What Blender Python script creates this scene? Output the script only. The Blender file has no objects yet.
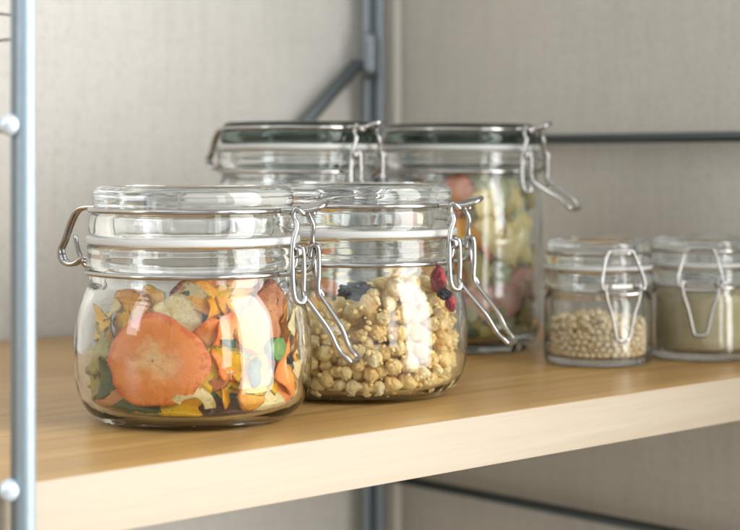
import bpy, bmesh, math, random
import numpy as np
from mathutils import Vector, Matrix, noise

S = bpy.context.scene
COL = S.collection
rad = math.radians

# ------------------------------------------------------------------ camera
HC = .1055                      # eye height above the shelf top
FX, CX, CY = 1690.0, 370.0, 164.0
YAW = rad(46.9)
F = Vector((math.cos(YAW), math.sin(YAW), 0))       # view direction
R = Vector((math.sin(YAW), -math.cos(YAW), 0))      # to the right
cam_d = bpy.data.cameras.new('camera'); cam = bpy.data.objects.new('camera', cam_d)
COL.objects.link(cam); S.camera = cam
cam.location = (0, 0, HC)
cam.rotation_euler = (rad(90), 0, YAW - rad(90))
cam_d.sensor_width = 36; cam_d.lens = FX / 740 * 36
cam_d.shift_y = -(265 - CY) / 740
cam_d.clip_start = .05; cam_d.clip_end = 60
cam_d.dof.use_dof = True; cam_d.dof.focus_distance = .70; cam_d.dof.aperture_fstop = 10.5

# ------------------------------------------------------------------ world and lamps
w = bpy.data.worlds.new('World'); S.world = w; w.use_nodes = True
nt = w.node_tree; bg = nt.nodes['Background']
tc = nt.nodes.new('ShaderNodeTexCoord'); sp = nt.nodes.new('ShaderNodeSeparateXYZ')
rp = nt.nodes.new('ShaderNodeValToRGB'); mr = nt.nodes.new('ShaderNodeMapRange')
mr.inputs['From Min'].default_value = -1; mr.inputs['From Max'].default_value = 1
nt.links.new(tc.outputs['Generated'], sp.inputs[0]); nt.links.new(sp.outputs['Z'], mr.inputs['Value'])
nt.links.new(mr.outputs[0], rp.inputs[0]); wn = nt.nodes.new('ShaderNodeTexNoise'); wn.inputs['Scale'].default_value = 1.6; wn.inputs['Detail'].default_value = 1.5
nt.links.new(tc.outputs['Generated'], wn.inputs['Vector'])
wr2 = nt.nodes.new('ShaderNodeValToRGB'); q = wr2.color_ramp.elements
q[0].position = .40; q[0].color = (.22, .22, .22, 1); q[1].position = .60; q[1].color = (1, 1, 1, 1)
nt.links.new(wn.outputs['Fac'], wr2.inputs[0])
wm = nt.nodes.new('ShaderNodeMix'); wm.data_type = 'RGBA'; wm.blend_type = 'MULTIPLY'; wm.inputs[0].default_value = 1
nt.links.new(rp.outputs[0], wm.inputs[6]); nt.links.new(wr2.outputs[0], wm.inputs[7])
nt.links.new(wm.outputs[2], bg.inputs['Color'])
e = rp.color_ramp.elements
e[0].position = .15; e[0].color = (.36, .34, .30, 1)
e[1].position = .85; e[1].color = (.95, .97, 1, 1)
m_ = rp.color_ramp.elements.new(.5); m_.color = (.55, .54, .52, 1)
bg.inputs['Strength'].default_value = 2.05

def area_lamp(name, loc, target, sx, sy, power, col):
    d = bpy.data.lights.new(name, 'AREA'); d.shape = 'RECTANGLE'; d.size = sx; d.size_y = sy
    d.energy = power; d.color = col
    o = bpy.data.objects.new(name, d); COL.objects.link(o); o.location = loc
    o.rotation_euler = (Vector(target) - Vector(loc)).to_track_quat('-Z', 'Y').to_euler()
    return o
mid = R * -.03 + F * .78
def around(az, dist, z):       # az: degrees right of the direction from the jars towards the camera
    a = rad(az); return mid - F * math.cos(a) * dist + R * math.sin(a) * dist + Vector((0, 0, z))
area_lamp('window_lamp', around(71, 2.0, .30), mid + Vector((0, 0, .05)), 1.5, 2.8, 90, (1, .995, .975))
area_lamp('second_window_lamp', around(36, 2.6, .45), mid + Vector((0, 0, .05)), .40, 1.6, 9, (1, .97, .92))
area_lamp('left_window_lamp', around(-58, 2.4, 1.0), mid + Vector((0, 0, .05)), .8, 1.4, 18, (.9, .96, 1))

vs = S.view_settings
vs.view_transform = 'Standard'; vs.look = 'None'; vs.exposure = 0.36; vs.gamma = 1
S.render.engine = 'CYCLES'
c_ = S.cycles
c_.max_bounces = 22; c_.transmission_bounces = 20; c_.glossy_bounces = 8; c_.diffuse_bounces = 6
c_.transparent_max_bounces = 8; c_.caustics_reflective = True; c_.caustics_refractive = True
c_.blur_glossy = .6; c_.sample_clamp_indirect = 25; c_.use_denoising = True

GRAN = [  # x, y, z, radius in hundredths of a millimetre
 (2703, -3285, 2398, 345), (-3460, -2473, 2113, 326), (-3889, -1692, 2355, 350), (-2046, -3680, 1945, 355), (3612, -2145, 2020, 371), (-3579, -2191, 1583, 336),
 (713, -4132, 2189, 392), (-1522, -3898, 2382, 414), (4220, -487, 2574, 365), (4140, -606, 1482, 305), (3379, -2444, 1503, 328), (3638, -2020, 2775, 467),
 (-3159, -2700, 1588, 380), (3724, -1833, 1469, 332), (1488, -3866, 1814, 413), (3946, -1256, 2898, 394), (-570, -4093, 1573, 396), (-6, -4133, 1930, 325),
 (492, -4099, 1516, 375), (3072, -2752, 2058, 450), (-3840, -1491, 1670, 425), (-1399, -3864, 1377, 334), (2186, -3475, 1898, 457), (2703, -3088, 1474, 382),
 (-2586, -3180, 1782, 455), (1733, -3711, 2536, 426), (3910, -1194, 1745, 463), (-3182, -2565, 2756, 444), (-782, -3994, 2560, 412), (-4003, -695, 1559, 460),
 (-3925, -1040, 2180, 314), (-2010, -3528, 2819, 397), (-2304, -3333, 1168, 301), (-2601, -3100, 2591, 427), (-4048, -482, 2229, 302), (-3734, -1394, 2885, 326),
 (2537, -3056, 3204, 410), (3906, -651, 4140, 385), (3660, -1449, 994, 334), (-3153, -2350, 986, 326), (-1764, -3513, 1012, 352), (-884, -3829, 1016, 356),
 (-3759, -1142, 1017, 357), (830, -3839, 972, 312), (3836, -844, 1018, 358), (-282, -3914, 991, 331), (282, -3912, 963, 303), (3341, -2052, 1024, 364),
 (2935, -2587, 1044, 384), (3482, -1781, 3863, 332), (1425, -3639, 1057, 397), (-3476, -1773, 1064, 404), (3205, -2206, 3462, 370), (2081, -3277, 1099, 439),
 (-2673, -2813, 1071, 411), (69, -3864, 3096, 316), (3531, -1556, 3311, 314), (2922, -2476, 2820, 449), (3688, -1012, 3583, 371), (3981, -266, 1971, 381),
 (3720, -864, 2385, 345), (21, -3811, 2475, 358), (-4174, 159, 2888, 446), (1027, -3656, 3803, 321), (2936, -2405, 4037, 348), (-1461, -3499, 1839, 316),
 (-1739, -3368, 3395, 309), (-951, -3666, 3413, 384), (2726, -2589, 4613, 343), (-1894, -3228, 1552, 317), (-4123, 207, 1510, 372), (2113, -3060, 2522, 356),
 (-3233, -1807, 2845, 371), (1345, -3445, 4368, 413), (-3484, -1229, 3606, 372), (1916, -3153, 3950, 410), (3475, -1232, 4261, 401), (3742, -417, 3134, 438),
 (1061, -3529, 2287, 371), (-3909, -132, 969, 309), (-692, -3608, 2006, 323), (-3186, -1804, 2074, 465), (2165, -2952, 4575, 346), (3137, -1887, 4401, 366),
 (1755, -3209, 3172, 450), (351, -3634, 4351, 447), (893, -3540, 1545, 388), (4147, 503, 3232, 420), (-2836, -2274, 3422, 428), (3867, -107, 1120, 460),
 (4016, 203, 2533, 412), (3543, -689, 4797, 425), (-3120, -1811, 3955, 393), (-988, -3467, 1504, 309), (2409, -2675, 3782, 346), (3301, -1434, 2231, 437),
 (2320, -2745, 5258, 440), (-3697, -313, 3314, 416), (3275, -1443, 4984, 437), (-18, -3578, 1506, 428), (-3641, -381, 2634, 325), (-1183, -3355, 973, 313),
 (436, -3522, 2057, 348), (4053, 476, 1743, 470), (2990, -1906, 1517, 318), (2441, -2570, 2298, 325), (-1821, -3038, 2237, 448), (3259, -1385, 1526, 314),
 (2558, -2415, 1612, 387), (1511, -3158, 1610, 404), (3836, 85, 3866, 464), (2834, -2024, 2144, 396), (-1957, -2875, 1031, 371), (1560, -3099, 5068, 458),
 (-1286, -3221, 2876, 450), (-2676, -2193, 1626, 379), (2277, -2598, 1017, 357), (-3450, -462, 1955, 329), (-2250, -2611, 3060, 398), (-3293, -987, 2492, 449),
 (3062, -1528, 987, 327), (-3365, -575, 1077, 417), (-519, -3356, 996, 336), (-3172, -1212, 973, 313), (3239, -996, 2859, 400), (-2519, -2260, 2369, 442),
 (-3761, 151, 2176, 449), (-3611, -118, 1499, 312), (3346, -492, 3749, 324), (802, -3275, 3247, 445), (487, -3331, 1026, 366), (2918, -1678, 3016, 434),
 (348, -3346, 2720, 310), (-3865, 452, 982, 322), (-566, -3307, 2539, 350), (1985, -2703, 1553, 313), (-3178, -1063, 1678, 449), (-135, -3341, 2120, 300),
 (-2087, -2610, 1659, 384), (3260, -725, 1862, 425), (3452, -264, 2406, 365), (-1077, -3127, 2158, 363), (-2768, -1769, 1047, 387), (2575, -1996, 1036, 376),
 (3141, -859, 1092, 432), (1442, -2917, 2345, 413), (1086, -3061, 1012, 352), (-1333, -2949, 1568, 359), (2614, -1903, 4862, 385), (2732, -1724, 3798, 438),
 (1971, -2511, 2908, 386), (-1350, -2867, 964, 304), (523, -3095, 3893, 336), (-2213, -2214, 1069, 409), (1620, -2678, 1033, 373), (-2775, -1425, 3344, 468),
 (2245, -2160, 4135, 349), (2368, -1994, 2657, 365), (599, -3032, 4796, 310), (-2671, -1553, 1635, 310), (-532, -3018, 1690, 423), (2936, -861, 5316, 345),
 (2702, -1429, 1795, 358), (1738, -2511, 3988, 308), (-2988, -625, 3159, 435), (895, -2914, 1617, 309), (-1592, -2595, 3369, 385), (3568, 466, 4583, 457),
 (705, -2940, 2345, 382), (1145, -2793, 3848, 411), (2873, -894, 3494, 399), (2628, -1461, 2417, 321), (-3349, 111, 1006, 346), (-1518, -2563, 2682, 331),
 (-192, -2971, 4041, 460), (3317, 71, 1729, 463), (3120, -205, 4296, 385), (1620, -2469, 5524, 359), (-3426, 335, 3651, 419), (1881, -2245, 2240, 397),
 (-2196, -1936, 3288, 367), (-55, -2922, 1054, 394), (-1806, -2297, 2182, 352), (237, -2908, 1754, 424), (63, -2915, 2451, 322), (3242, 46, 3470, 309),
 (3115, -140, 1023, 363), (2981, -297, 2953, 420), (-3304, 204, 2950, 366), (1925, -2145, 4893, 402), (-797, -2767, 3398, 386), (-2569, -1283, 2254, 436),
 (-3419, 517, 1576, 410), (-751, -2756, 1041, 381), (-2188, -1834, 1893, 334), (1220, -2577, 3088, 449), (-1571, -2377, 995, 335), (2716, -850, 2312, 356),
 (2637, -1069, 4711, 391), (1913, -2082, 1004, 344), (1316, -2493, 4554, 437), (2132, -1833, 1629, 421), (-2960, -204, 2414, 459), (2914, -223, 5108, 375),
 (2051, -1861, 3318, 449), (1359, -2413, 1728, 455), (2454, -1272, 1101, 441), (-3006, -83, 1645, 386), (-2552, -1035, 1154, 455), (-1842, -2047, 2761, 333),
 (-798, -2631, 2606, 424), (2609, -822, 1669, 323), (-2174, -1610, 1333, 320), (-1283, -2314, 3893, 336), (-2698, -290, 1047, 387), (-2544, -622, 1837, 410),
 (426, -2577, 2933, 423), (598, -2538, 1110, 449), (2151, -1468, 4299, 420), (2336, -1067, 2845, 386), (693, -2472, 1921, 306), (1034, -2327, 2408, 365),
 (-2199, -1273, 2850, 320), (2232, -1190, 3623, 374), (-1158, -2239, 3040, 319), (1660, -1890, 3963, 367), (3015, 331, 2453, 435), (2467, -489, 1086, 426),
 (-2383, -796, 3551, 363), (-1948, -1572, 2396, 327), (-938, -2302, 1685, 467), (-1249, -2149, 2363, 304), (-256, -2452, 2097, 402), (337, -2437, 4046, 321),
 (1488, -1940, 2753, 380), (400, -2412, 4727, 371), (2580, -183, 1982, 447), (1926, -1476, 2334, 448), (1235, -2080, 1060, 400), (-1013, -2191, 975, 315),
 (2420, -319, 4590, 396), (-2291, -624, 2612, 435), (989, -2095, 5133, 348), (2237, -535, 3337, 407), (-1517, -1726, 1101, 440), (-1989, -1149, 1762, 395),
 (1757, -1465, 1019, 359), (1995, -1093, 1657, 407), (-1917, -1216, 980, 320), (-1487, -1713, 1895, 433), (2733, 279, 3261, 337), (968, -2010, 4213, 301),
 (226, -2217, 1654, 335), (-248, -2196, 1110, 450), (1302, -1784, 3395, 368), (1635, -1453, 5305, 463), (2472, -4, 3875, 449), (2042, -646, 4033, 384),
 (-242, -2122, 2903, 452), (786, -1979, 1648, 331), (-1569, -1438, 3054, 311), (-692, -2012, 2312, 323), (2015, -666, 2288, 432), (-2598, 257, 3399, 449),
 (1640, -1309, 3125, 321), (1374, -1582, 1654, 457), (2627, 360, 4464, 318), (351, -2049, 2336, 433), (1893, -855, 988, 328), (1884, -869, 4745, 434),
 (1480, -1450, 4548, 326), (2528, 225, 1051, 391), (-252, -2040, 3657, 366), (-1960, -596, 1042, 382), (1594, -1220, 3868, 363), (-1953, -352, 3236, 389),
 (2258, -14, 2739, 467), (658, -1799, 3566, 354), (994, -1631, 2333, 397), (-1849, -453, 1718, 381), (-2318, 143, 1880, 459), (-1609, -998, 2551, 412),
 (-964, -1626, 2810, 421), (581, -1788, 1053, 393), (1701, -758, 2897, 329), (2090, -66, 1488, 323), (-2266, 154, 2635, 359), (1833, -261, 985, 325),
 (1129, -1414, 998, 338), (1019, -1480, 3977, 327), (1365, -1166, 2623, 314), (-305, -1751, 1776, 442), (-764, -1598, 1070, 410), (1454, -1010, 2053, 332),
 (1611, -730, 3476, 315), (-1826, -211, 2314, 320), (585, -1649, 2871, 331), (-2111, 75, 1050, 390), (-867, -1457, 2126, 345), (284, -1670, 4227, 458),
 (1589, -501, 1596, 403), (-1403, -813, 3231, 384), (-1282, -966, 1901, 384), (-331, -1556, 2470, 329), (-1269, -944, 1124, 464), (1763, -96, 3637, 364),
 (1049, -1105, 3400, 416), (72, -1500, 3308, 410), (1267, -792, 1022, 362), (402, -1436, 1674, 397), (1568, -141, 4991, 461), (-40, -1445, 1074, 414),
 (-774, -1205, 1585, 316), (-1339, -499, 3841, 361), (1305, -576, 4052, 413), (1544, -135, 3002, 374), (-391, -1351, 3874, 382), (1967, 282, 5483, 361),
 (219, -1361, 2307, 323), (-1473, -136, 1027, 367), (1730, 60, 2102, 441), (1242, -490, 2437, 430), (-1235, -379, 1571, 317), (944, -872, 5229, 355),
 (-705, -1060, 3272, 415), (-859, -925, 2546, 400), (720, -1025, 2638, 404), (575, -1091, 1033, 373), (892, -840, 1657, 441), (-1170, -320, 2237, 410),
 (1098, -407, 3406, 342), (1584, 103, 4259, 375), (-1537, 86, 2843, 396), (1007, -441, 4644, 319), (601, -919, 4053, 431), (-317, -1035, 2040, 410),
 (-499, -920, 1044, 384), (-1550, 200, 1646, 403), (-38, -987, 4338, 325), (-921, -316, 2970, 413), (-103, -965, 2780, 429), (432, -863, 3222, 328),
 (1165, -51, 1123, 463), (-691, -626, 1650, 337), (-815, -298, 1067, 407), (79, -822, 1460, 389), (-653, -488, 4142, 447), (418, -658, 4757, 368),
 (673, -347, 2895, 382), (-106, -722, 3612, 414), (315, -656, 2142, 406), (864, -69, 1886, 434), (512, -409, 1056, 396), (-382, -324, 2361, 454),
 (-4050, 884, 1702, 402), (-4046, 896, 2500, 464), (-431, -57, 3534, 389), (365, -125, 3556, 356), (952, 137, 3729, 360), (-147, -332, 1023, 363),
 (221, -240, 4216, 383), (3882, 601, 1016, 356), (-6, -270, 3016, 371), (3958, 1254, 1663, 393), (-720, 78, 1726, 444), (-3912, 1499, 1530, 320),
 (3794, 898, 2368, 396), (3868, 1623, 2284, 396), (87, -70, 1669, 452), (-3758, 1092, 1047, 387), (3786, 1323, 2865, 311), (3744, 1200, 1010, 350),
 (-3646, 1009, 3945, 402), (3645, 1754, 1302, 366), (314, 22, 2409, 388), (3594, 2135, 1861, 379), (-3498, 2349, 2180, 370), (-3549, 1893, 1750, 320),
 (3408, 750, 3034, 447), (3476, 1165, 4682, 309), (-3493, 1514, 2349, 447), (-3332, 702, 973, 313), (-3476, 1751, 1082, 422), (3474, 1624, 3954, 392),
 (3359, 852, 1781, 382), (3143, 2918, 2583, 324), (3402, 1879, 2820, 421), (-3319, 931, 2880, 423), (-3091, 2928, 2327, 321), (3182, 586, 1095, 435),
 (-3344, 1246, 1620, 385), (3290, 1019, 3704, 341), (3326, 1520, 1802, 345), (3126, 2692, 1608, 415), (-3121, 2704, 1683, 417), (3071, 468, 3923, 341),
 (-3246, 2097, 2718, 342), (3225, 2202, 1053, 393), (-3155, 2350, 1009, 349), (3176, 2008, 3478, 343), (2840, 3011, 3496, 420), (-2957, 528, 2140, 391),
 (-3154, 1616, 3211, 419), (2602, 3214, 1558, 386), (2574, 3252, 2315, 446), (3011, 2304, 2284, 433), (3074, 1232, 2425, 464), (-2532, 3287, 1664, 396),
 (2877, 537, 5097, 351), (2857, 2691, 970, 310), (3055, 1374, 1110, 450), (-2952, 965, 3604, 432), (-2996, 1217, 1015, 355), (3019, 1610, 4775, 333),
 (2948, 2119, 4301, 418), (-2962, 2015, 1572, 365), (2859, 2416, 3026, 398), (-2773, 523, 2764, 323), (-2670, 2826, 1085, 425), (-2880, 2195, 2185, 321),
 (-2720, 496, 1131, 465), (2745, 551, 1666, 357), (-2026, 3609, 2926, 301), (2935, 1390, 3217, 425), (2592, 2862, 4256, 422), (1705, 3825, 3606, 345),
 (1957, 3608, 1639, 438), (2425, 3045, 980, 320), (-1856, 3663, 1752, 445), (-2721, 2435, 2756, 337), (2684, 2484, 4860, 349), (2816, 1959, 1604, 420),
 (-2845, 1612, 2063, 330), (-2818, 1822, 987, 327), (-2667, 2428, 3460, 424), (2175, 3241, 3733, 373), (59, 4242, 2675, 379), (-2134, 3284, 1040, 380),
 (-2265, 3121, 3360, 396), (-2510, 2721, 2103, 386), (1266, 3923, 2877, 442), (1242, 3933, 1645, 419), (-710, 4122, 1800, 373), (1980, 3388, 972, 312),
 (-2739, 1731, 2659, 335), (-1071, 3949, 1304, 320), (1799, 3499, 2427, 439), (713, 4058, 2256, 469), (2707, 1215, 4281, 428), (-1985, 3287, 2391, 377),
 (36, 4120, 1775, 433), (-2655, 1054, 1715, 420), (2216, 2995, 4825, 325), (-2659, 1102, 2454, 383), (2184, 2988, 3004, 464), (2561, 810, 2867, 411),
 (1459, 3658, 994, 334), (-2283, 2826, 2691, 303), (-1537, 3596, 1051, 391), (2631, 1236, 1755, 402), (2631, 1741, 3774, 359), (2377, 2565, 1865, 441),
 (-1451, 3553, 2976, 325), (828, 3826, 1044, 384), (2473, 909, 3612, 409), (2521, 1789, 2786, 352), (2351, 2405, 2560, 346), (219, 3922, 975, 315),
 (-2357, 2382, 1459, 306), (-117, 3920, 3288, 390), (2317, 559, 2211, 401), (578, 3849, 4329, 404), (-435, 3860, 1096, 436), (2190, 363, 4875, 302),
 (1959, 2941, 1389, 368), (2297, 2376, 1088, 427), (2431, 1915, 2175, 333), (2398, 929, 1075, 415), (-1182, 3543, 3671, 446), (1860, 2987, 5379, 339),
 (1353, 3419, 5413, 380), (1159, 3515, 4703, 420), (-1199, 3483, 1630, 325), (-1919, 2870, 1646, 438), (-2321, 2076, 962, 302), (927, 3599, 3399, 315),
 (1127, 3503, 3984, 358), (-375, 3742, 2338, 425), (-2393, 1275, 3359, 307), (2234, 2224, 3122, 315), (2079, 399, 3332, 350), (1700, 3040, 4309, 461),
 (2363, 1648, 1060, 400), (-2331, 1835, 1733, 377), (-121, 3725, 4398, 363), (1893, 2799, 2332, 328), (1391, 3273, 1818, 318), (2280, 911, 5292, 345),
 (-2252, 832, 2946, 363), (-2241, 2110, 2396, 400), (2249, 2068, 4549, 382), (2146, 2329, 3820, 464), (-2016, 2573, 1003, 343), (-951, 3490, 965, 305),
 (2151, 625, 1609, 302), (2321, 1449, 4833, 340), (1478, 3147, 3435, 448), (1549, 3085, 962, 302), (-446, 3620, 3821, 358), (-1913, 2670, 2301, 301),
 (-1012, 3394, 2191, 320), (-2275, 1383, 1112, 452), (406, 3552, 2853, 444), (1032, 3330, 2375, 408), (-1554, 2964, 987, 327), (-2140, 849, 2114, 338),
 (57, 3554, 1410, 314), (1998, 2325, 5195, 416), (-1879, 361, 3359, 337), (-1615, 2846, 3638, 412), (2128, 1929, 1639, 341), (858, 3352, 1545, 340),
 (1046, 3251, 968, 308), (2176, 1289, 2377, 435), (-1566, 2863, 2858, 439), (-743, 3375, 2971, 463), (-2035, 723, 1439, 400), (2084, 865, 4510, 376),
 (-1421, 2955, 2175, 327), (-2136, 1458, 2226, 335), (490, 3371, 3802, 370), (-2093, 1508, 2866, 367), (1792, 2427, 2798, 312), (1810, 425, 1091, 431),
 (-533, 3318, 1688, 435), (295, 3361, 2039, 466), (-1763, 389, 2280, 345), (1650, 2541, 986, 326), (1726, 2397, 1585, 347), (433, 3231, 1047, 387),
 (1255, 2820, 1404, 369), (1790, 2134, 2212, 401), (-204, 3237, 973, 313), (1803, 666, 3892, 388), (-1765, 2121, 3183, 460), (1222, 2752, 2809, 405),
 (-66, 3180, 3380, 414), (1875, 1037, 3089, 420), (1285, 2680, 2079, 396), (-1140, 2792, 1549, 444), (-1649, 475, 977, 317), (1511, 2418, 3315, 322),
 (1862, 1578, 5278, 333), (1819, 1768, 2871, 411), (942, 2873, 3938, 317), (-745, 2960, 1002, 342), (1842, 1258, 1601, 469), (690, 2965, 3265, 391),
 (-1608, 2164, 1919, 464), (487, 3012, 4477, 455), (-1799, 1451, 1683, 356), (1697, 1889, 1108, 408), (-1664, 1933, 1121, 461), (-1284, 2476, 960, 300),
 (-754, 2842, 3536, 374), (1721, 1531, 4370, 454), (1358, 2335, 4060, 426), (1643, 760, 2356, 373), (-106, 2961, 2632, 434), (-1708, 1030, 3277, 351),
 (32, 2956, 1484, 343), (828, 2749, 968, 308), (-1661, 1004, 2587, 411), (-1180, 192, 3550, 465), (915, 2570, 5018, 427), (-689, 2679, 2187, 419),
 (1404, 489, 3291, 385), (595, 2709, 2391, 414), (-1240, 2237, 3726, 364), (-1207, 2208, 2608, 409), (-680, 2589, 2906, 368), (1493, 819, 5432, 412),
 (-1505, 879, 1891, 389), (613, 2595, 1637, 426), (1116, 2239, 1011, 351), (-228, 2640, 1012, 352), (-1411, 1593, 2331, 342), (1161, 2051, 1688, 412),
 (1446, 1032, 1011, 351), (1083, 291, 2579, 449), (-1438, 1120, 1117, 457), (1047, 2127, 2468, 390), (1287, 607, 1682, 464), (1384, 1467, 2280, 450),
 (546, 2448, 3706, 357), (-744, 2341, 984, 324), (1400, 1267, 3666, 431), (1168, 1912, 3123, 368), (-1332, 1507, 3525, 358), (342, 2428, 1010, 350),
 (24, 2468, 4160, 389), (-837, 2107, 1702, 410), (545, 2273, 3009, 422), (-146, 2382, 3407, 453), (-1202, 722, 3029, 340), (1185, 1561, 964, 304),
 (-134, 2352, 1756, 416), (-1013, 403, 1074, 414), (-648, 2158, 4122, 409), (-1044, 465, 2361, 459), (-1203, 908, 3597, 307), (943, 1830, 3748, 359),
 (-1126, 1449, 1743, 381), (1181, 997, 2853, 381), (-797, 1916, 3216, 443), (1138, 1100, 4779, 444), (1032, 596, 970, 310), (875, 362, 4459, 469),
 (-121, 2173, 2517, 426), (-911, 1708, 1072, 412), (-1059, 1333, 2821, 375), (586, 1937, 4346, 403), (694, 238, 3167, 318), (974, 1333, 1622, 411),
 (-747, 1713, 2313, 386), (459, 1886, 2007, 461), (586, 1787, 1136, 437), (-181, 1940, 1089, 429), (-912, 760, 1652, 331), (-475, 164, 2867, 309),
 (643, 1523, 2741, 452), (-316, 1729, 3718, 322), (812, 1121, 999, 339), (309, 1694, 3457, 414), (805, 938, 2233, 406), (-698, 1217, 3933, 404),
 (-741, 1084, 2129, 321), (-392, 1482, 1675, 430), (681, 906, 3458, 470), (-461, 1322, 3328, 305), (-639, 1024, 1080, 420), (478, 298, 1032, 372),
 (-636, 731, 3415, 365), (607, 760, 1473, 335), (-69, 1399, 2378, 425), (-523, 453, 3964, 315), (329, 1198, 1817, 336), (-502, 885, 2737, 409),
 (439, 466, 1960, 310), (111, 1145, 1119, 459), (71, 1153, 3052, 369), (336, 933, 4762, 438), (-338, 368, 2354, 313), (-31, 966, 3639, 306),
 (-197, 709, 1766, 459), (180, 710, 2523, 386), (-234, 364, 1058, 398), (88, 468, 4140, 354), (39, 439, 3214, 426),]
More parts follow.
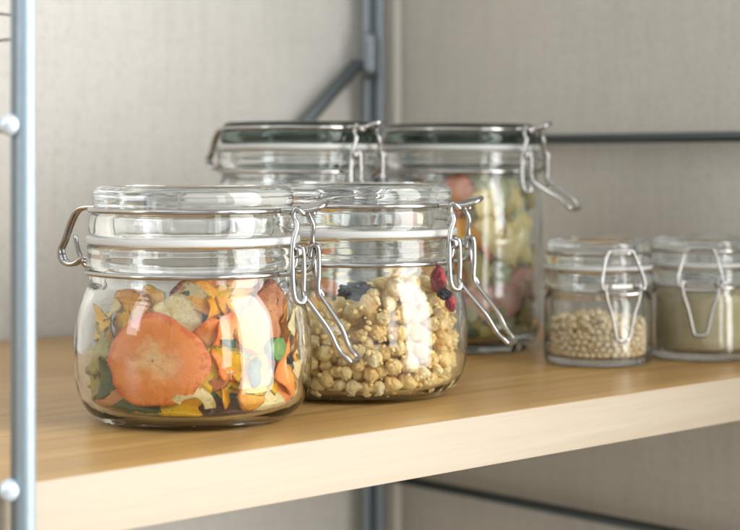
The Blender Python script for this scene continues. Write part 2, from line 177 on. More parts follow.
BEAN = [  # x, y, z, radius in hundredths of a millimetre
 (139, -2376, 1188, 160), (2017, -1263, 875, 160), (-1866, -1477, 1675, 160), (1196, -2057, 1211, 160), (-1126, -2096, 1570, 160), (2179, -957, 872, 160),
 (156, -2374, 1861, 161), (-2062, -1186, 1145, 161), (-577, -2308, 601, 161), (2103, -1112, 601, 161), (-1532, -1819, 1204, 162), (-2238, -804, 602, 162),
 (-1435, -1896, 1570, 162), (-1616, -1744, 915, 163), (-218, -2367, 1515, 163), (681, -2277, 904, 163), (-1954, -1352, 902, 164), (-1612, -1745, 1791, 164),
 (1446, -1885, 604, 164), (-2197, -901, 1206, 165), (71, -2374, 605, 165), (838, -2221, 1749, 166), (-873, -2207, 606, 166), (-1937, -1372, 1376, 166),
 (-830, -2223, 1583, 167), (1469, -1864, 1206, 167), (-435, -2331, 891, 169), (-2318, -499, 609, 169), (2299, -577, 923, 169), (1691, -1661, 610, 170),
 (1382, -1925, 1525, 170), (-319, -2348, 1193, 171), (1809, -1530, 1685, 171), (1897, -1418, 611, 171), (263, -2354, 865, 171), (1788, -1553, 1091, 171),
 (-1881, -1438, 2071, 161), (-2168, -951, 1876, 173), (2088, -1115, 1159, 173), (451, -2324, 1134, 173), (503, -2313, 613, 173), (1010, -2140, 1471, 173),
 (2020, -1233, 1652, 174), (2153, -982, 1845, 174), (1587, -1754, 912, 174), (1670, -1675, 1407, 174), (-1794, -1542, 1120, 175), (-1001, -2142, 927, 176),
 (-2191, -889, 1535, 176), (446, -2322, 1657, 176), (-2285, -607, 1351, 176), (-1272, -1993, 1291, 176), (-249, -2350, 617, 177), (2223, -799, 1167, 178),
 (2328, -397, 618, 178), (833, -2210, 618, 178), (1157, -2058, 619, 179), (2271, -642, 2075, 178), (2262, -671, 1721, 180), (-1692, -1644, 1438, 180),
 (-673, -2262, 1131, 181), (2240, -740, 621, 181), (2156, -957, 1481, 181), (-2266, -653, 915, 182), (118, -2355, 1525, 182), (1311, -1960, 912, 182),
 (-2084, -1102, 623, 183), (-1163, -2051, 623, 183), (-1330, -1946, 938, 183), (759, -2231, 1237, 183), (-76, -2355, 931, 183), (2324, -385, 1509, 184),
 (-1461, -1847, 625, 185), (-1717, -1611, 626, 186), (1894, -1398, 1373, 186), (-2357, -326, 1518, 161), (2342, -340, 1162, 174), (-641, -2264, 1877, 187),
 (-2357, -324, 920, 160), (994, -2131, 937, 188), (-1468, -1837, 2121, 188), (-108, -2349, 2131, 189), (2326, -344, 1873, 189), (-2343, -321, 1961, 175),
 (-290, -2305, 1828, 170), (2042, -1101, 2282, 173), (-2000, -1167, 1651, 184), (-1536, -1732, 2471, 187), (-966, -2103, 2232, 174), (1736, -1516, 2031, 189),
 (-940, -2096, 1283, 182), (-517, -2232, 1455, 184), (1546, -1682, 2290, 176), (-2191, -623, 1954, 167), (1508, -1702, 1769, 164), (2132, -785, 2348, 163),
 (-1837, -1306, 613, 173), (-2035, -937, 919, 190), (1885, -1181, 1973, 185), (-1910, -1109, 2111, 170), (-2360, -165, 614, 174), (-2348, -169, 1215, 186),
 (-1183, -1842, 1767, 168), (-2265, -240, 2289, 173), (2172, -315, 2206, 181), (271, -2159, 2102, 185), (6, -2176, 2434, 181), (-658, -2071, 831, 188),
 (346, -2146, 1387, 168), (-79, -2171, 1300, 170), (2369, -118, 918, 168), (-1927, -1000, 1354, 168), (1655, -1401, 844, 170), (2078, -621, 1431, 176),
 (558, -2094, 1895, 177), (642, -2069, 1527, 175), (-1554, -1500, 2015, 178), (1774, -1218, 1098, 170), (2119, -331, 861, 166), (-1611, -1414, 871, 172),
 (-2096, -411, 1124, 185), (430, -2089, 905, 160), (895, -1932, 1213, 173), (1846, -1061, 1383, 166), (884, -1936, 1945, 189), (1065, -1839, 1645, 180),
 (1789, -1140, 668, 175), (-872, -1934, 1713, 163), (-2111, -306, 1723, 165), (248, -2105, 625, 185), (-1308, -1665, 1398, 174), (2006, -671, 871, 165),
 (-1541, -1445, 1672, 174), (-2087, -329, 759, 186), (1463, -1524, 1177, 180), (-1988, -713, 1712, 164), (-1986, -705, 1219, 169), (-80, -2105, 1642, 162),
 (1921, -845, 614, 174), (1399, -1563, 688, 179), (1867, -956, 927, 164), (-383, -2062, 609, 169), (-1732, -1182, 1104, 189), (-1053, -1813, 1089, 182),
 (1168, -1737, 1315, 188), (-1927, -815, 606, 166), (-428, -2048, 1176, 162), (873, -1898, 611, 171), (-65, -2087, 602, 162), (-694, -1964, 2063, 174),
 (1572, -1365, 2461, 185), (-1150, -1735, 612, 172), (2019, -502, 601, 161), (2353, -33, 1618, 187), (563, -2001, 615, 175), (705, -1954, 911, 163),
 (1937, -742, 1773, 164), (-441, -2023, 1728, 168), (-2374, 6, 2033, 166), (-195, -2060, 886, 166), (2029, -400, 1682, 160), (2365, -2, 1241, 175),
 (2351, -14, 2039, 185), (1380, -1533, 1511, 174), (-2370, 11, 917, 170), (1885, -829, 2104, 188), (174, -2051, 1106, 181), (-1312, -1584, 964, 188),
 (-1494, -1413, 1238, 186), (247, -2041, 1713, 181), (-854, -1868, 622, 182), (-1028, -1774, 2252, 163), (-1897, -762, 2021, 165), (-1985, -485, 1469, 174),
 (1124, -1705, 612, 172), (1207, -1645, 970, 183), (-1376, -1505, 618, 178), (-1664, -1177, 1473, 189), (1999, -398, 1165, 187), (1556, -1316, 1691, 162),
 (-2360, 27, 1512, 180), (538, -1963, 1187, 168), (-1930, -616, 900, 166), (-1686, -1116, 1838, 185), (-1216, -1610, 2027, 179), (1729, -1038, 1693, 167),
 (-972, -1766, 1431, 184), (-57, -2014, 1973, 187), (1954, -492, 1992, 173), (1877, -729, 1168, 180), (1690, -1091, 2260, 177), (2354, 55, 625, 185),
 (-1409, -1421, 2361, 168), (-709, -1868, 1120, 180), (-635, -1893, 1467, 183), (-1713, -1022, 771, 185), (1212, -1581, 2286, 174), (1381, -1435, 2015, 178),
 (-1857, -702, 2342, 167), (1552, -1235, 1362, 179), (-1582, -1194, 2175, 174), (-292, -1956, 1445, 170), (-1531, -1238, 602, 162), (1889, -543, 2333, 180),
 (2108, -157, 603, 163), (1490, -1255, 612, 172), (-2373, 170, 1206, 161), (98, -1931, 1422, 171), (-1863, -511, 607, 167), (-2071, -160, 1425, 177),
 (2086, -145, 1402, 182), (892, -1702, 861, 177), (-892, -1701, 1951, 179), (588, -1824, 2093, 162), (-2350, 170, 2329, 174), (1543, -1124, 1953, 165),
 (722, -1767, 1443, 161), (-1759, -740, 1459, 172), (1751, -751, 1495, 186), (-1713, -825, 1066, 188), (-1844, -453, 1856, 174), (-373, -1855, 2012, 170),
 (-150, -1886, 1154, 163), (878, -1674, 2205, 184), (-415, -1842, 933, 177), (-2344, 195, 627, 187), (2023, -159, 1919, 179), (113, -1879, 2265, 178),
 (86, -1879, 821, 178), (407, -1832, 1461, 167), (-820, -1687, 2507, 180), (-1047, -1554, 1686, 165), (2350, 227, 980, 179), (1323, -1320, 935, 183),
 (-913, -1630, 856, 163), (1149, -1471, 1755, 177), (1539, -1056, 899, 187), (1816, -419, 1445, 162), (-524, -1783, 621, 181), (-1265, -1359, 1822, 166),
 (-2061, -90, 1012, 182), (534, -1769, 1765, 178), (-2159, 15, 1782, 167), (1793, -439, 904, 162), (-1808, -364, 2443, 189), (1594, -914, 1218, 176),
 (1597, -903, 602, 162), (-2043, -88, 2076, 171), (-1147, -1427, 1242, 175), (-1674, -740, 1780, 166), (853, -1614, 1187, 174), (949, -1552, 1498, 163),
 (-1745, -512, 1218, 166), (-1789, -318, 945, 185), (-183, -1807, 604, 164), (311, -1789, 601, 161), (-1390, -1168, 909, 185), (-587, -1716, 1774, 182),
 (2356, 315, 1655, 163), (403, -1765, 924, 177), (631, -1697, 612, 172), (1796, -266, 623, 183), (1706, -594, 617, 177), (833, -1603, 1809, 175),
 (-1308, -1240, 1501, 187), (-192, -1791, 1725, 175), (1822, -240, 2183, 165), (1147, -1381, 1274, 182), (-1029, -1463, 609, 169), (2345, 336, 1986, 171),
 (-2078, -4, 614, 174), (-1626, -720, 608, 168), (211, -1756, 1936, 190), (-2334, 345, 2022, 180), (1694, -500, 1750, 183), (-1434, -1028, 1233, 178),
 (1271, -1222, 1557, 167), (1154, -1326, 621, 181), (2278, 277, 2311, 167), (-837, -1539, 1176, 185), (1603, -705, 934, 185), (-1507, -868, 2054, 188),
 (-421, -1685, 1250, 187), (-1813, -192, 615, 175), (-1787, -208, 1266, 164), (-1985, -38, 2414, 178), (-1661, -433, 1551, 171), (-1349, -1058, 1810, 161),
 (-982, -1402, 2224, 190), (1885, -116, 923, 183), (-1463, -882, 1554, 181), (-1724, -233, 2107, 184), (1434, -924, 1533, 187), (-1236, -1175, 2088, 164),
 (-1204, -1207, 613, 173), (2132, 144, 1817, 165), (-604, -1592, 940, 163), (-701, -1549, 1493, 170), (136, -1692, 1161, 186), (-1061, -1323, 919, 185),
 (1500, -786, 1870, 187), (-111, -1690, 1412, 166), (-1402, -947, 620, 180), (2161, 194, 1432, 164), (-1597, -551, 2189, 170), (1541, -690, 2429, 188),
 (-98, -1686, 2082, 162), (965, -1384, 963, 184), (361, -1647, 2237, 163), (1617, -467, 1189, 168), (1602, -512, 2105, 189), (-1350, -999, 2351, 174),
 (1217, -1156, 1883, 173), (2090, 123, 839, 167), (963, -1371, 2020, 166), (-1576, -565, 886, 161), (1399, -916, 2188, 174), (162, -1661, 1597, 166),
 (496, -1592, 1229, 188), (-139, -1660, 905, 180), (-1844, -110, 1795, 176), (1283, -1063, 1192, 184), (-112, -1658, 2443, 187), (829, -1435, 626, 186),
 (-696, -1495, 630, 190), (1288, -1009, 614, 174), (2015, 86, 1161, 172), (-653, -1493, 2082, 172), (-1476, -685, 1267, 176), (1758, -144, 1255, 182),
 (627, -1498, 908, 178), (2032, 116, 2138, 174), (-1559, -399, 608, 168), (1572, -307, 2402, 175), (-1378, -817, 951, 182), (-952, -1286, 1503, 182),
 (623, -1465, 1552, 181), (1875, -15, 1639, 174), (608, -1466, 2059, 189), (-2045, 169, 1498, 176), (-933, -1277, 1872, 189), (1670, -170, 1881, 183),
 (-365, -1532, 1566, 175), (1104, -1120, 2223, 189), (1459, -571, 1505, 168), (-1107, -1109, 1253, 166), (1551, -232, 1539, 189), (-317, -1530, 602, 162),
 (52, -1561, 627, 187), (-345, -1522, 1934, 173), (-1491, -456, 1862, 188), (399, -1486, 624, 184), (-2021, 196, 877, 163), (930, -1214, 1516, 187),
 (1079, -1084, 875, 179), (1550, -206, 962, 186), (1367, -675, 625, 185), (1876, 58, 611, 171), (1268, -822, 925, 184), (728, -1323, 1253, 170),
 (362, -1463, 1792, 178), (1463, -351, 621, 181), (-1464, -326, 1281, 187), (-32, -1496, 1811, 176), (-364, -1447, 2278, 184), (-729, -1301, 899, 162),
 (1332, -668, 1221, 167), (-1107, -993, 956, 161), (-146, -1480, 1173, 164), (-599, -1355, 1763, 182), (-1136, -948, 1537, 165), (-544, -1368, 1162, 168),
 (-1405, -427, 2452, 169), (296, -1433, 964, 182), (-862, -1182, 616, 176), (-1438, -253, 922, 189), (740, -1258, 1805, 166), (-1866, 103, 1206, 177),
 (-1251, -735, 1816, 188), (-816, -1196, 1177, 162), (-1751, 3, 1498, 162), (139, -1440, 2103, 172), (-1300, -615, 661, 189), (-997, -1032, 2268, 172),
 (1100, -916, 1446, 163), (-337, -1388, 899, 179), (-1519, -150, 1675, 174), (-1186, -783, 2154, 162), (165, -1411, 2457, 185), (291, -1387, 1443, 178),
 (891, -1100, 610, 170), (-1719, 6, 910, 172), (1152, -814, 1995, 160), (-1649, -47, 2530, 176), (1321, -465, 1896, 167), (926, -1049, 1189, 183),
 (1318, -468, 929, 189), (-1279, -546, 1510, 186), (1201, -702, 1686, 176), (1955, 282, 2446, 184), (1257, -587, 2220, 180), (-1144, -782, 1228, 187),
 (-1056, -890, 629, 189), (-61, -1377, 1483, 176), (-1275, -515, 1061, 165), (-624, -1224, 1445, 171), (-641, -1205, 2289, 187), (-1865, 201, 2055, 171),
 (699, -1167, 952, 174), (-6, -1359, 902, 162), (-984, -934, 1941, 171), (961, -953, 1757, 182), (1324, -277, 1247, 189), (-1273, -452, 2141, 172),
 (-1149, -703, 2477, 176), (-1791, 141, 612, 172), (-467, -1251, 608, 168), (1297, -248, 2215, 164), (796, -1039, 2057, 173), (554, -1185, 630, 190),
 (1037, -795, 621, 181), (740, -1076, 2387, 166), (-892, -951, 2581, 171), (-847, -977, 1403, 162), (-1515, -58, 625, 185), (-1385, -137, 2016, 186),
 (-1255, -272, 616, 176), (1225, -349, 1589, 177), (1772, 186, 1376, 175), (1553, -14, 649, 185), (1552, -15, 2191, 187), (386, -1211, 2280, 163),
 (468, -1181, 1648, 162), (-265, -1241, 1728, 178), (431, -1192, 1173, 180), (-137, -1259, 617, 177), (1753, 179, 1925, 184), (-721, -1021, 1713, 180),
 (198, -1233, 615, 175), (1330, -135, 1834, 171), (447, -1155, 1968, 165), (81, -1235, 1203, 177), (-789, -950, 907, 187), (-1190, -278, 1736, 190),
 (-1018, -673, 914, 177), (-279, -1188, 1223, 177), (1666, 128, 1041, 180), (-1537, 17, 1227, 177), (135, -1207, 1713, 181), (643, -1025, 1410, 181),
 (-486, -1101, 901, 172), (-1344, -105, 2365, 171), (1044, -584, 1394, 180), (1025, -611, 1047, 177), (-928, -749, 1671, 167), (-1588, 80, 2213, 174),
 (1105, -437, 628, 188), (825, -848, 901, 183), (-474, -1083, 1970, 184), (-1120, -333, 1286, 166), (-617, -973, 608, 168), (-718, -901, 2141, 166),
 (-188, -1136, 2302, 178), (-1123, -236, 2573, 161), (1121, -186, 979, 161), (-979, -568, 1988, 184), (-563, -976, 1214, 181), (1555, 106, 1637, 177),
 (-1082, -295, 910, 177), (-956, -578, 1408, 163), (616, -926, 1793, 170), (-1577, 138, 1868, 181), (1224, -109, 628, 188), (66, -1100, 2053, 183),
 (1465, 49, 1303, 176), (-804, -750, 1185, 162), (208, -1079, 914, 187), (840, -704, 1974, 173), (664, -872, 605, 165), (-389, -1020, 1503, 161),
 (1043, -320, 2020, 170), (-981, -475, 626, 186), (-1272, -72, 1443, 178), (-153, -1076, 914, 176), (774, -752, 1224, 163), (1061, -164, 2432, 169),
 (263, -1038, 1431, 179), (774, -738, 1556, 173), (-968, -425, 2327, 189), (-777, -713, 610, 170), (504, -925, 871, 160), (-75, -1044, 1441, 168),
 (930, -470, 1723, 188), (1004, -249, 1369, 162), (-1015, -174, 2045, 188), (657, -790, 2243, 166), (-734, -694, 2410, 177), (-302, -961, 615, 175),
 (463, -892, 2495, 170), (106, -998, 2451, 181), (-682, -715, 1877, 170), (-876, -452, 1120, 163), (347, -920, 600, 160), (-880, -428, 1696, 165),
 (788, -570, 625, 185), (-1159, -61, 1123, 165), (-404, -875, 2241, 168), (-950, -161, 1511, 169), (-619, -732, 1486, 188), (-944, -148, 612, 172),
 (857, -423, 2298, 183), (330, -894, 2178, 176), (-1384, 98, 920, 184), (1205, -24, 1485, 169), (442, -834, 1192, 185), (24, -942, 627, 186),
 (-91, -938, 1769, 183), (-1479, 192, 1521, 173), (264, -891, 1825, 187), (1328, 71, 923, 185), (854, -351, 881, 180), (803, -432, 1199, 168),
 (-249, -874, 1163, 162), (-401, -811, 898, 160), (-401, -809, 1747, 165), (888, -156, 608, 168), (-666, -607, 909, 183), (439, -785, 1554, 166),
 (987, -102, 1747, 188), (-417, -781, 2568, 174), (79, -876, 1178, 184), (-827, -131, 1195, 184), (-1250, 74, 1764, 176), (589, -585, 962, 187),
 (834, -121, 1133, 165), (-661, -484, 2132, 181), (-463, -672, 614, 174), (491, -648, 1972, 185), (-469, -653, 1184, 162), (-703, -382, 1419, 183),
 (-764, -230, 881, 165), (-1195, 61, 616, 176), (-261, -731, 1458, 168), (1120, 26, 2073, 188), (553, -541, 1373, 181), (-90, -761, 903, 163),
 (457, -611, 620, 180), (250, -715, 911, 185), (-665, -364, 2520, 178), (77, -751, 1508, 180), (-637, -392, 623, 183), (723, -181, 2559, 171),
 (532, -520, 2412, 177), (-809, -92, 2335, 182), (-691, -226, 1890, 178), (-117, -715, 2376, 188), (684, -227, 1433, 172), (18, -716, 2033, 184),
 (582, -411, 1710, 184), (-334, -607, 2027, 187), (213, -658, 2506, 173), (1101, 63, 1184, 164), (-491, -474, 1722, 184), (-156, -651, 606, 166),
 (592, -294, 618, 178), (-558, -347, 1116, 177), (-406, -517, 2358, 165), (148, -634, 608, 168), (643, -97, 873, 161), (560, -320, 2109, 185),
 (789, -59, 2229, 189), (-1179, 152, 2121, 186), (-967, 25, 876, 167), (-133, -598, 1739, 169), (-1079, 98, 2491, 186), (-321, -498, 915, 184),
 (229, -545, 1233, 187), (247, -535, 1721, 186), (-121, -573, 1188, 178), (658, -70, 1875, 175), (495, -272, 1135, 189), (248, -489, 2196, 184),
 (-357, -412, 1398, 180), (-498, -217, 2263, 164), (-520, -142, 1591, 181), (-642, -53, 619, 179), (-881, 36, 1768, 171), (321, -373, 841, 182),
 (-448, -182, 863, 164), (1031, 133, 606, 166), (11, -471, 902, 161), (-291, -347, 618, 178), (418, -166, 2399, 175), (874, 56, 1441, 180),
 (333, -278, 1471, 187), (-372, -163, 1977, 162), (-155, -374, 2211, 161), (-7, -402, 1478, 189), (909, 100, 904, 181), (329, -202, 1853, 183),
 (32, -373, 1941, 173), (318, -155, 601, 161), (-207, -283, 1737, 160), (-233, -254, 1139, 161), (49, -332, 616, 176), (-64, -328, 2648, 173),
 (-476, -30, 1239, 190), (106, -234, 1109, 183), (92, -236, 2367, 162), (-219, -123, 2418, 173), (-204, -101, 1466, 180), (-122, -179, 858, 165),
 (328, -28, 923, 179), (498, 4, 1582, 169), (-736, 100, 1458, 178), (76, -112, 1649, 167), (581, 50, 1253, 175), (-517, 33, 2473, 166),
 (-643, 84, 941, 173), (-38, -65, 2098, 184), (-306, -8, 620, 180), (320, 45, 2122, 189), (242, 29, 1301, 184), (-2324, 387, 1469, 184),
 (-2319, 382, 935, 190), (2336, 416, 1261, 167), (2325, 399, 621, 181), (-2298, 553, 617, 177), (2294, 568, 923, 177), (-2297, 606, 1202, 165),
 (-2283, 592, 1767, 182), (2284, 616, 1532, 175), (2269, 657, 1879, 177), (-2095, 343, 1199, 176), (2258, 726, 608, 168), (-2258, 730, 902, 167),
 (-2052, 337, 1805, 178), (2256, 734, 1217, 168), (-2049, 339, 602, 162), (-2253, 763, 1477, 161), (2064, 385, 1056, 163), (2013, 349, 617, 177),
 (-2103, 555, 2159, 163), (2014, 427, 1968, 180), (-2200, 884, 609, 169), (1913, 324, 1648, 172), (2176, 902, 900, 184), (2180, 918, 1664, 175),
 (-2176, 928, 1754, 174), (-1999, 500, 887, 160), (-2165, 926, 1190, 185), (1990, 511, 1360, 186), (-1963, 500, 1474, 177), (2139, 1037, 1213, 162),
 (1992, 624, 852, 161), (-1772, 281, 1640, 161), (-1986, 652, 605, 165), (-2110, 1076, 877, 172), (1973, 650, 1688, 174), (-1972, 651, 1172, 166),
 (1808, 371, 877, 164), (-2102, 1108, 1480, 164), (-1955, 669, 1765, 167), (2071, 1121, 625, 185), (-2018, 888, 2061, 175), (-1725, 329, 892, 166),
 (-1737, 360, 2323, 164), (1880, 605, 2253, 183), (1967, 823, 606, 166), (-1762, 409, 1208, 167), (-1948, 802, 889, 166), (1972, 882, 1949, 181),
 (2032, 1219, 959, 170), (1936, 779, 1134, 174), (2026, 1200, 2114, 186), (1654, 290, 605, 165), (-1764, 444, 600, 160), (1669, 318, 2238, 174),
 (-1925, 838, 1474, 172), (-2001, 1235, 1799, 189), (-1995, 1250, 1184, 185), (-1862, 701, 2364, 187), (-1987, 1271, 621, 181), (1792, 565, 612, 172),
 (-1780, 548, 2036, 185), (1974, 1184, 1753, 181), (1975, 1274, 1402, 189), (1894, 915, 1464, 185), (-1879, 965, 617, 177), (1665, 457, 1186, 183),
 (1911, 1413, 604, 164), (1739, 625, 1935, 168), (1847, 962, 871, 163), (1663, 515, 2505, 161), (1873, 1456, 1124, 167), (-1862, 1471, 2046, 167),
 (1678, 566, 1525, 176), (-1859, 1479, 977, 164), (-1479, 290, 628, 188), (-1816, 960, 1157, 184), (1844, 1486, 1863, 172), (-1699, 636, 987, 163),
 (-1837, 1306, 1492, 174), (-1648, 580, 1608, 179), (-1804, 1151, 2071, 164), (-1807, 1192, 902, 162), (1789, 1570, 1408, 160), (1674, 680, 916, 176),
 (-1681, 707, 1300, 162), (1772, 1582, 839, 165), (1513, 415, 1792, 179), (-1773, 1546, 628, 188), (1484, 381, 893, 174), (1772, 1078, 1175, 177),
 (-1768, 1560, 1726, 182), (1380, 264, 2068, 164), (-1768, 1093, 2437, 163), (-1719, 880, 1734, 163), (-1666, 722, 612, 172), (1721, 905, 2180, 164),
 (-1744, 1584, 1302, 184), (-1457, 392, 2097, 184), (1331, 250, 613, 173), (1736, 1227, 2308, 167), (1415, 357, 1465, 167), (1724, 1137, 619, 179),
 (1639, 785, 1276, 163), (1651, 837, 611, 171), (-1657, 867, 2127, 169), (1685, 1572, 2146, 169), (1230, 196, 1757, 189), (1701, 1197, 1974, 173),
 (-1662, 933, 865, 161), (-1469, 477, 1335, 174), (1699, 1336, 1606, 167), (1693, 1285, 916, 179), (1637, 886, 1731, 189), (-1256, 236, 1239, 188),
 (1623, 1702, 1125, 188), (-1423, 441, 989, 179), (1312, 308, 1161, 164), (-1641, 1559, 2297, 180), (-1648, 1028, 1453, 167), (-1657, 1214, 613, 173),
 (1573, 1746, 630, 190), (-1561, 1777, 1540, 175), (1476, 578, 2138, 170), (1467, 564, 617, 177), (-1360, 400, 1761, 171), (-1639, 1199, 1763, 184),
 (-1527, 1819, 1209, 166), (1535, 1784, 1474, 187), (-1630, 1272, 1200, 190), (-1572, 1622, 931, 187), (-1512, 1804, 1893, 186), (1607, 1424, 600, 160),
 (-1492, 663, 2343, 174), (-1512, 1802, 628, 188), (1555, 1637, 1791, 167), (-1484, 696, 1890, 178), (1313, 412, 2375, 165), (1568, 1361, 1245, 184),
 (-1284, 387, 2414, 181), (1554, 1078, 1445, 176), (-1054, 175, 1516, 167), (-1365, 1920, 934, 184), (1360, 1923, 1767, 185), (-1505, 1452, 1978, 186),
 (1314, 1964, 617, 177), (1505, 998, 880, 190), (1319, 1945, 1218, 190), (-1301, 1975, 1383, 176), (-1501, 1424, 1517, 185), (-1510, 1202, 2241, 180),
 (-1363, 608, 610, 170), (-1425, 753, 883, 162), (1363, 613, 1263, 168), (1440, 840, 2343, 167), (-1239, 2002, 2038, 186), (-1465, 970, 1139, 182),
 (-1126, 298, 917, 166), (-1226, 2013, 623, 183), (1456, 979, 2012, 161), (-1409, 789, 1462, 173), (-1446, 961, 621, 181), (1435, 1491, 2377, 182),
 (-1162, 362, 603, 163), (-1436, 1462, 626, 186), (1147, 2065, 1516, 177), (1334, 1748, 907, 187), (-1450, 1233, 894, 180), (1444, 1187, 1755, 171),
 (1352, 706, 1861, 168), (1095, 310, 1399, 164), (-1397, 1522, 1203, 162), (1332, 685, 930, 176), (1134, 364, 870, 182), (1036, 2142, 1211, 161),
 (-1057, 2120, 1191, 172), (-1233, 1879, 1700, 166), (1028, 2130, 615, 175), (1417, 1162, 2275, 163), (1383, 1463, 1543, 183), (-1032, 2116, 1548, 185),
 (1387, 1425, 2017, 189), (969, 2169, 1781, 164), (-950, 2170, 1887, 171), (1373, 1400, 952, 174), (1390, 1193, 602, 162), (-1299, 697, 1162, 162),
 (-928, 2176, 614, 174), (1317, 1589, 1230, 167), (1364, 944, 1189, 178), (1349, 879, 605, 165), (1018, 285, 2291, 168), (956, 2138, 2112, 170),
 (-1175, 484, 1493, 172), (-886, 2191, 2249, 177), (1079, 1989, 920, 181), (-838, 2222, 930, 165), (843, 2212, 1471, 173), (828, 2219, 974, 171),
 (-1262, 1657, 1461, 163), (1317, 832, 1539, 188), (1305, 1521, 624, 184), (-1035, 325, 1848, 170), (1182, 521, 1627, 165), (-901, 205, 1157, 187),
 (1204, 1754, 1488, 161), (1217, 1719, 2183, 189), (-727, 2258, 1616, 168), (1096, 413, 1997, 165), (-1324, 967, 2047, 178), (-734, 2239, 1256, 183),
 (-1031, 1966, 897, 167), (-631, 2290, 605, 165), (-1325, 1121, 1483, 175), (705, 2242, 629, 189), (-874, 205, 609, 169), (-1250, 1522, 913, 163),
 (-1187, 1673, 616, 176), (-1146, 1753, 1153, 186), (-1304, 1200, 1804, 161), (507, 2315, 917, 170), (523, 2301, 1531, 180), (-1211, 1588, 1848, 164),
 (-450, 2323, 1453, 174), (1045, 1876, 1912, 172), (-1172, 607, 1937, 161), (-500, 2296, 933, 190), (329, 2351, 606, 166), (311, 2349, 1197, 170),
 (-248, 2361, 1192, 166), (706, 119, 607, 167), (-800, 179, 2083, 190), (-318, 2338, 621, 181), (230, 2357, 1700, 172), (3, 2377, 603, 163),
 (37, 2374, 1971, 166), (152, 2358, 897, 177), (-192, 2347, 1701, 185), (29, 2354, 1406, 186), (1143, 618, 628, 188), (-1140, 613, 869, 173),
 (-1035, 1803, 2275, 187), (1063, 1756, 614, 174), (686, 2133, 2314, 168), (-276, 2298, 2069, 174), (1075, 517, 1151, 162), (-1227, 1210, 617, 177),
 (817, 229, 2026, 171), (1213, 1256, 1241, 187), (-1204, 1306, 2099, 173), (-1217, 993, 900, 165), (-979, 1818, 1907, 169), (1036, 1721, 1146, 176),
 (1122, 1549, 1785, 187), (1178, 834, 2127, 175), (892, 310, 1695, 187), (-933, 1849, 607, 167), (582, 2135, 1215, 184), (-1045, 514, 1173, 175),
 (-1185, 885, 1720, 189), (1197, 987, 1828, 162), (-1139, 720, 2373, 186), (-1198, 1075, 2359, 178), (-1002, 458, 2177, 173), (839, 1923, 1307, 169),
 (-1142, 1388, 1595, 168), (666, 2047, 1727, 178), (-774, 1959, 1702, 161), (1175, 1123, 905, 177), (-798, 1933, 1378, 168), (-468, 2132, 1814, 188),
 (1154, 1218, 1601, 167), (-547, 93, 1842, 177), (-1087, 1467, 2372, 167), (-1134, 846, 623, 183), (1064, 1519, 871, 174), (-152, 2207, 915, 175),
 (-705, 1977, 2039, 176), (776, 1905, 613, 173), (1141, 1175, 2092, 172), (-1143, 1071, 1203, 174), (-1086, 1404, 1256, 184), (880, 1773, 1616, 188),
 (1047, 1495, 1436, 171), (-728, 1924, 1038, 180), (-943, 1684, 1583, 190), (899, 389, 607, 167), (-766, 252, 2430, 169), (-439, 2090, 1207, 167),
 (623, 1989, 900, 171), (814, 306, 1189, 188), (-631, 1970, 628, 188), (1044, 1421, 2327, 184), (-1073, 787, 1383, 175), (236, 2116, 2009, 166),
 (840, 1752, 887, 161), (1072, 1291, 613, 173), (-924, 1634, 883, 189), (455, 2038, 624, 184), (269, 2096, 1433, 181), (-970, 559, 600, 160),
 (1061, 814, 1283, 184), (57, 2118, 1161, 162), (-201, 2087, 1441, 186), (117, 2098, 619, 172), (541, 1946, 2050, 188), (289, 2051, 928, 181),
 (37, 2086, 1688, 169), (-978, 1433, 606, 166), (1006, 705, 1853, 180), (-859, 418, 1426, 166), (1015, 740, 2414, 172), (1048, 965, 620, 180),
 (-210, 2046, 619, 179), (-922, 1519, 2066, 184), (-502, 1937, 1521, 168), (-1013, 1274, 918, 190), (1009, 787, 927, 176), (-52, 2047, 2163, 169),
 (789, 1681, 2039, 180), (-820, 1635, 1233, 185), (-393, 1945, 903, 188), (-830, 427, 890, 171), (541, 1860, 1455, 184), (550, 163, 2352, 161),
 (911, 1405, 1146, 168), (-922, 624, 1702, 187), (-965, 1229, 1848, 184), (-736, 329, 1708, 164), (790, 398, 2527, 181), (611, 1769, 1129, 172),
 (334, 1918, 1743, 184), (-355, 1909, 2076, 178), (820, 1523, 620, 180), (-969, 1097, 1506, 185), (969, 935, 1598, 178), (891, 1362, 1978, 166),
 (-958, 865, 2019, 188), (-706, 1627, 608, 168), (-538, 1772, 1816, 173), (-943, 830, 1055, 182), (810, 482, 889, 167), (-933, 1107, 612, 172),
 (723, 1568, 1369, 171), (-229, 1881, 1726, 171), (811, 1428, 1664, 171), (290, 1849, 1201, 177), (-485, 1754, 1229, 180), (890, 1211, 1415, 169),
 (855, 607, 1494, 186), (577, 228, 920, 184), (-165, 1868, 1162, 178), (911, 1068, 1115, 173), (-810, 1388, 1476, 162), (-884, 1180, 2205, 188),
 (533, 1699, 603, 163), (862, 1252, 858, 172), (-387, 1783, 2397, 171), (248, 1828, 603, 163), (45, 1858, 1912, 161), (-371, 1776, 603, 163),
 (567, 1652, 1747, 175), (703, 1500, 2322, 168), (233, 1814, 2182, 176), (-725, 1468, 2356, 174), (-889, 977, 2510, 181), (35, 1839, 1445, 176),
 (-564, 1633, 912, 179), (878, 1027, 1922, 176), (-575, 1610, 1521, 170), (-706, 1462, 1792, 172), (61, 1810, 918, 169), (374, 1714, 890, 169),
 (-543, 242, 606, 166), (637, 1487, 939, 190), (632, 338, 1476, 160), (-48, 1773, 610, 170), (-812, 1145, 1187, 175), (816, 716, 628, 188),
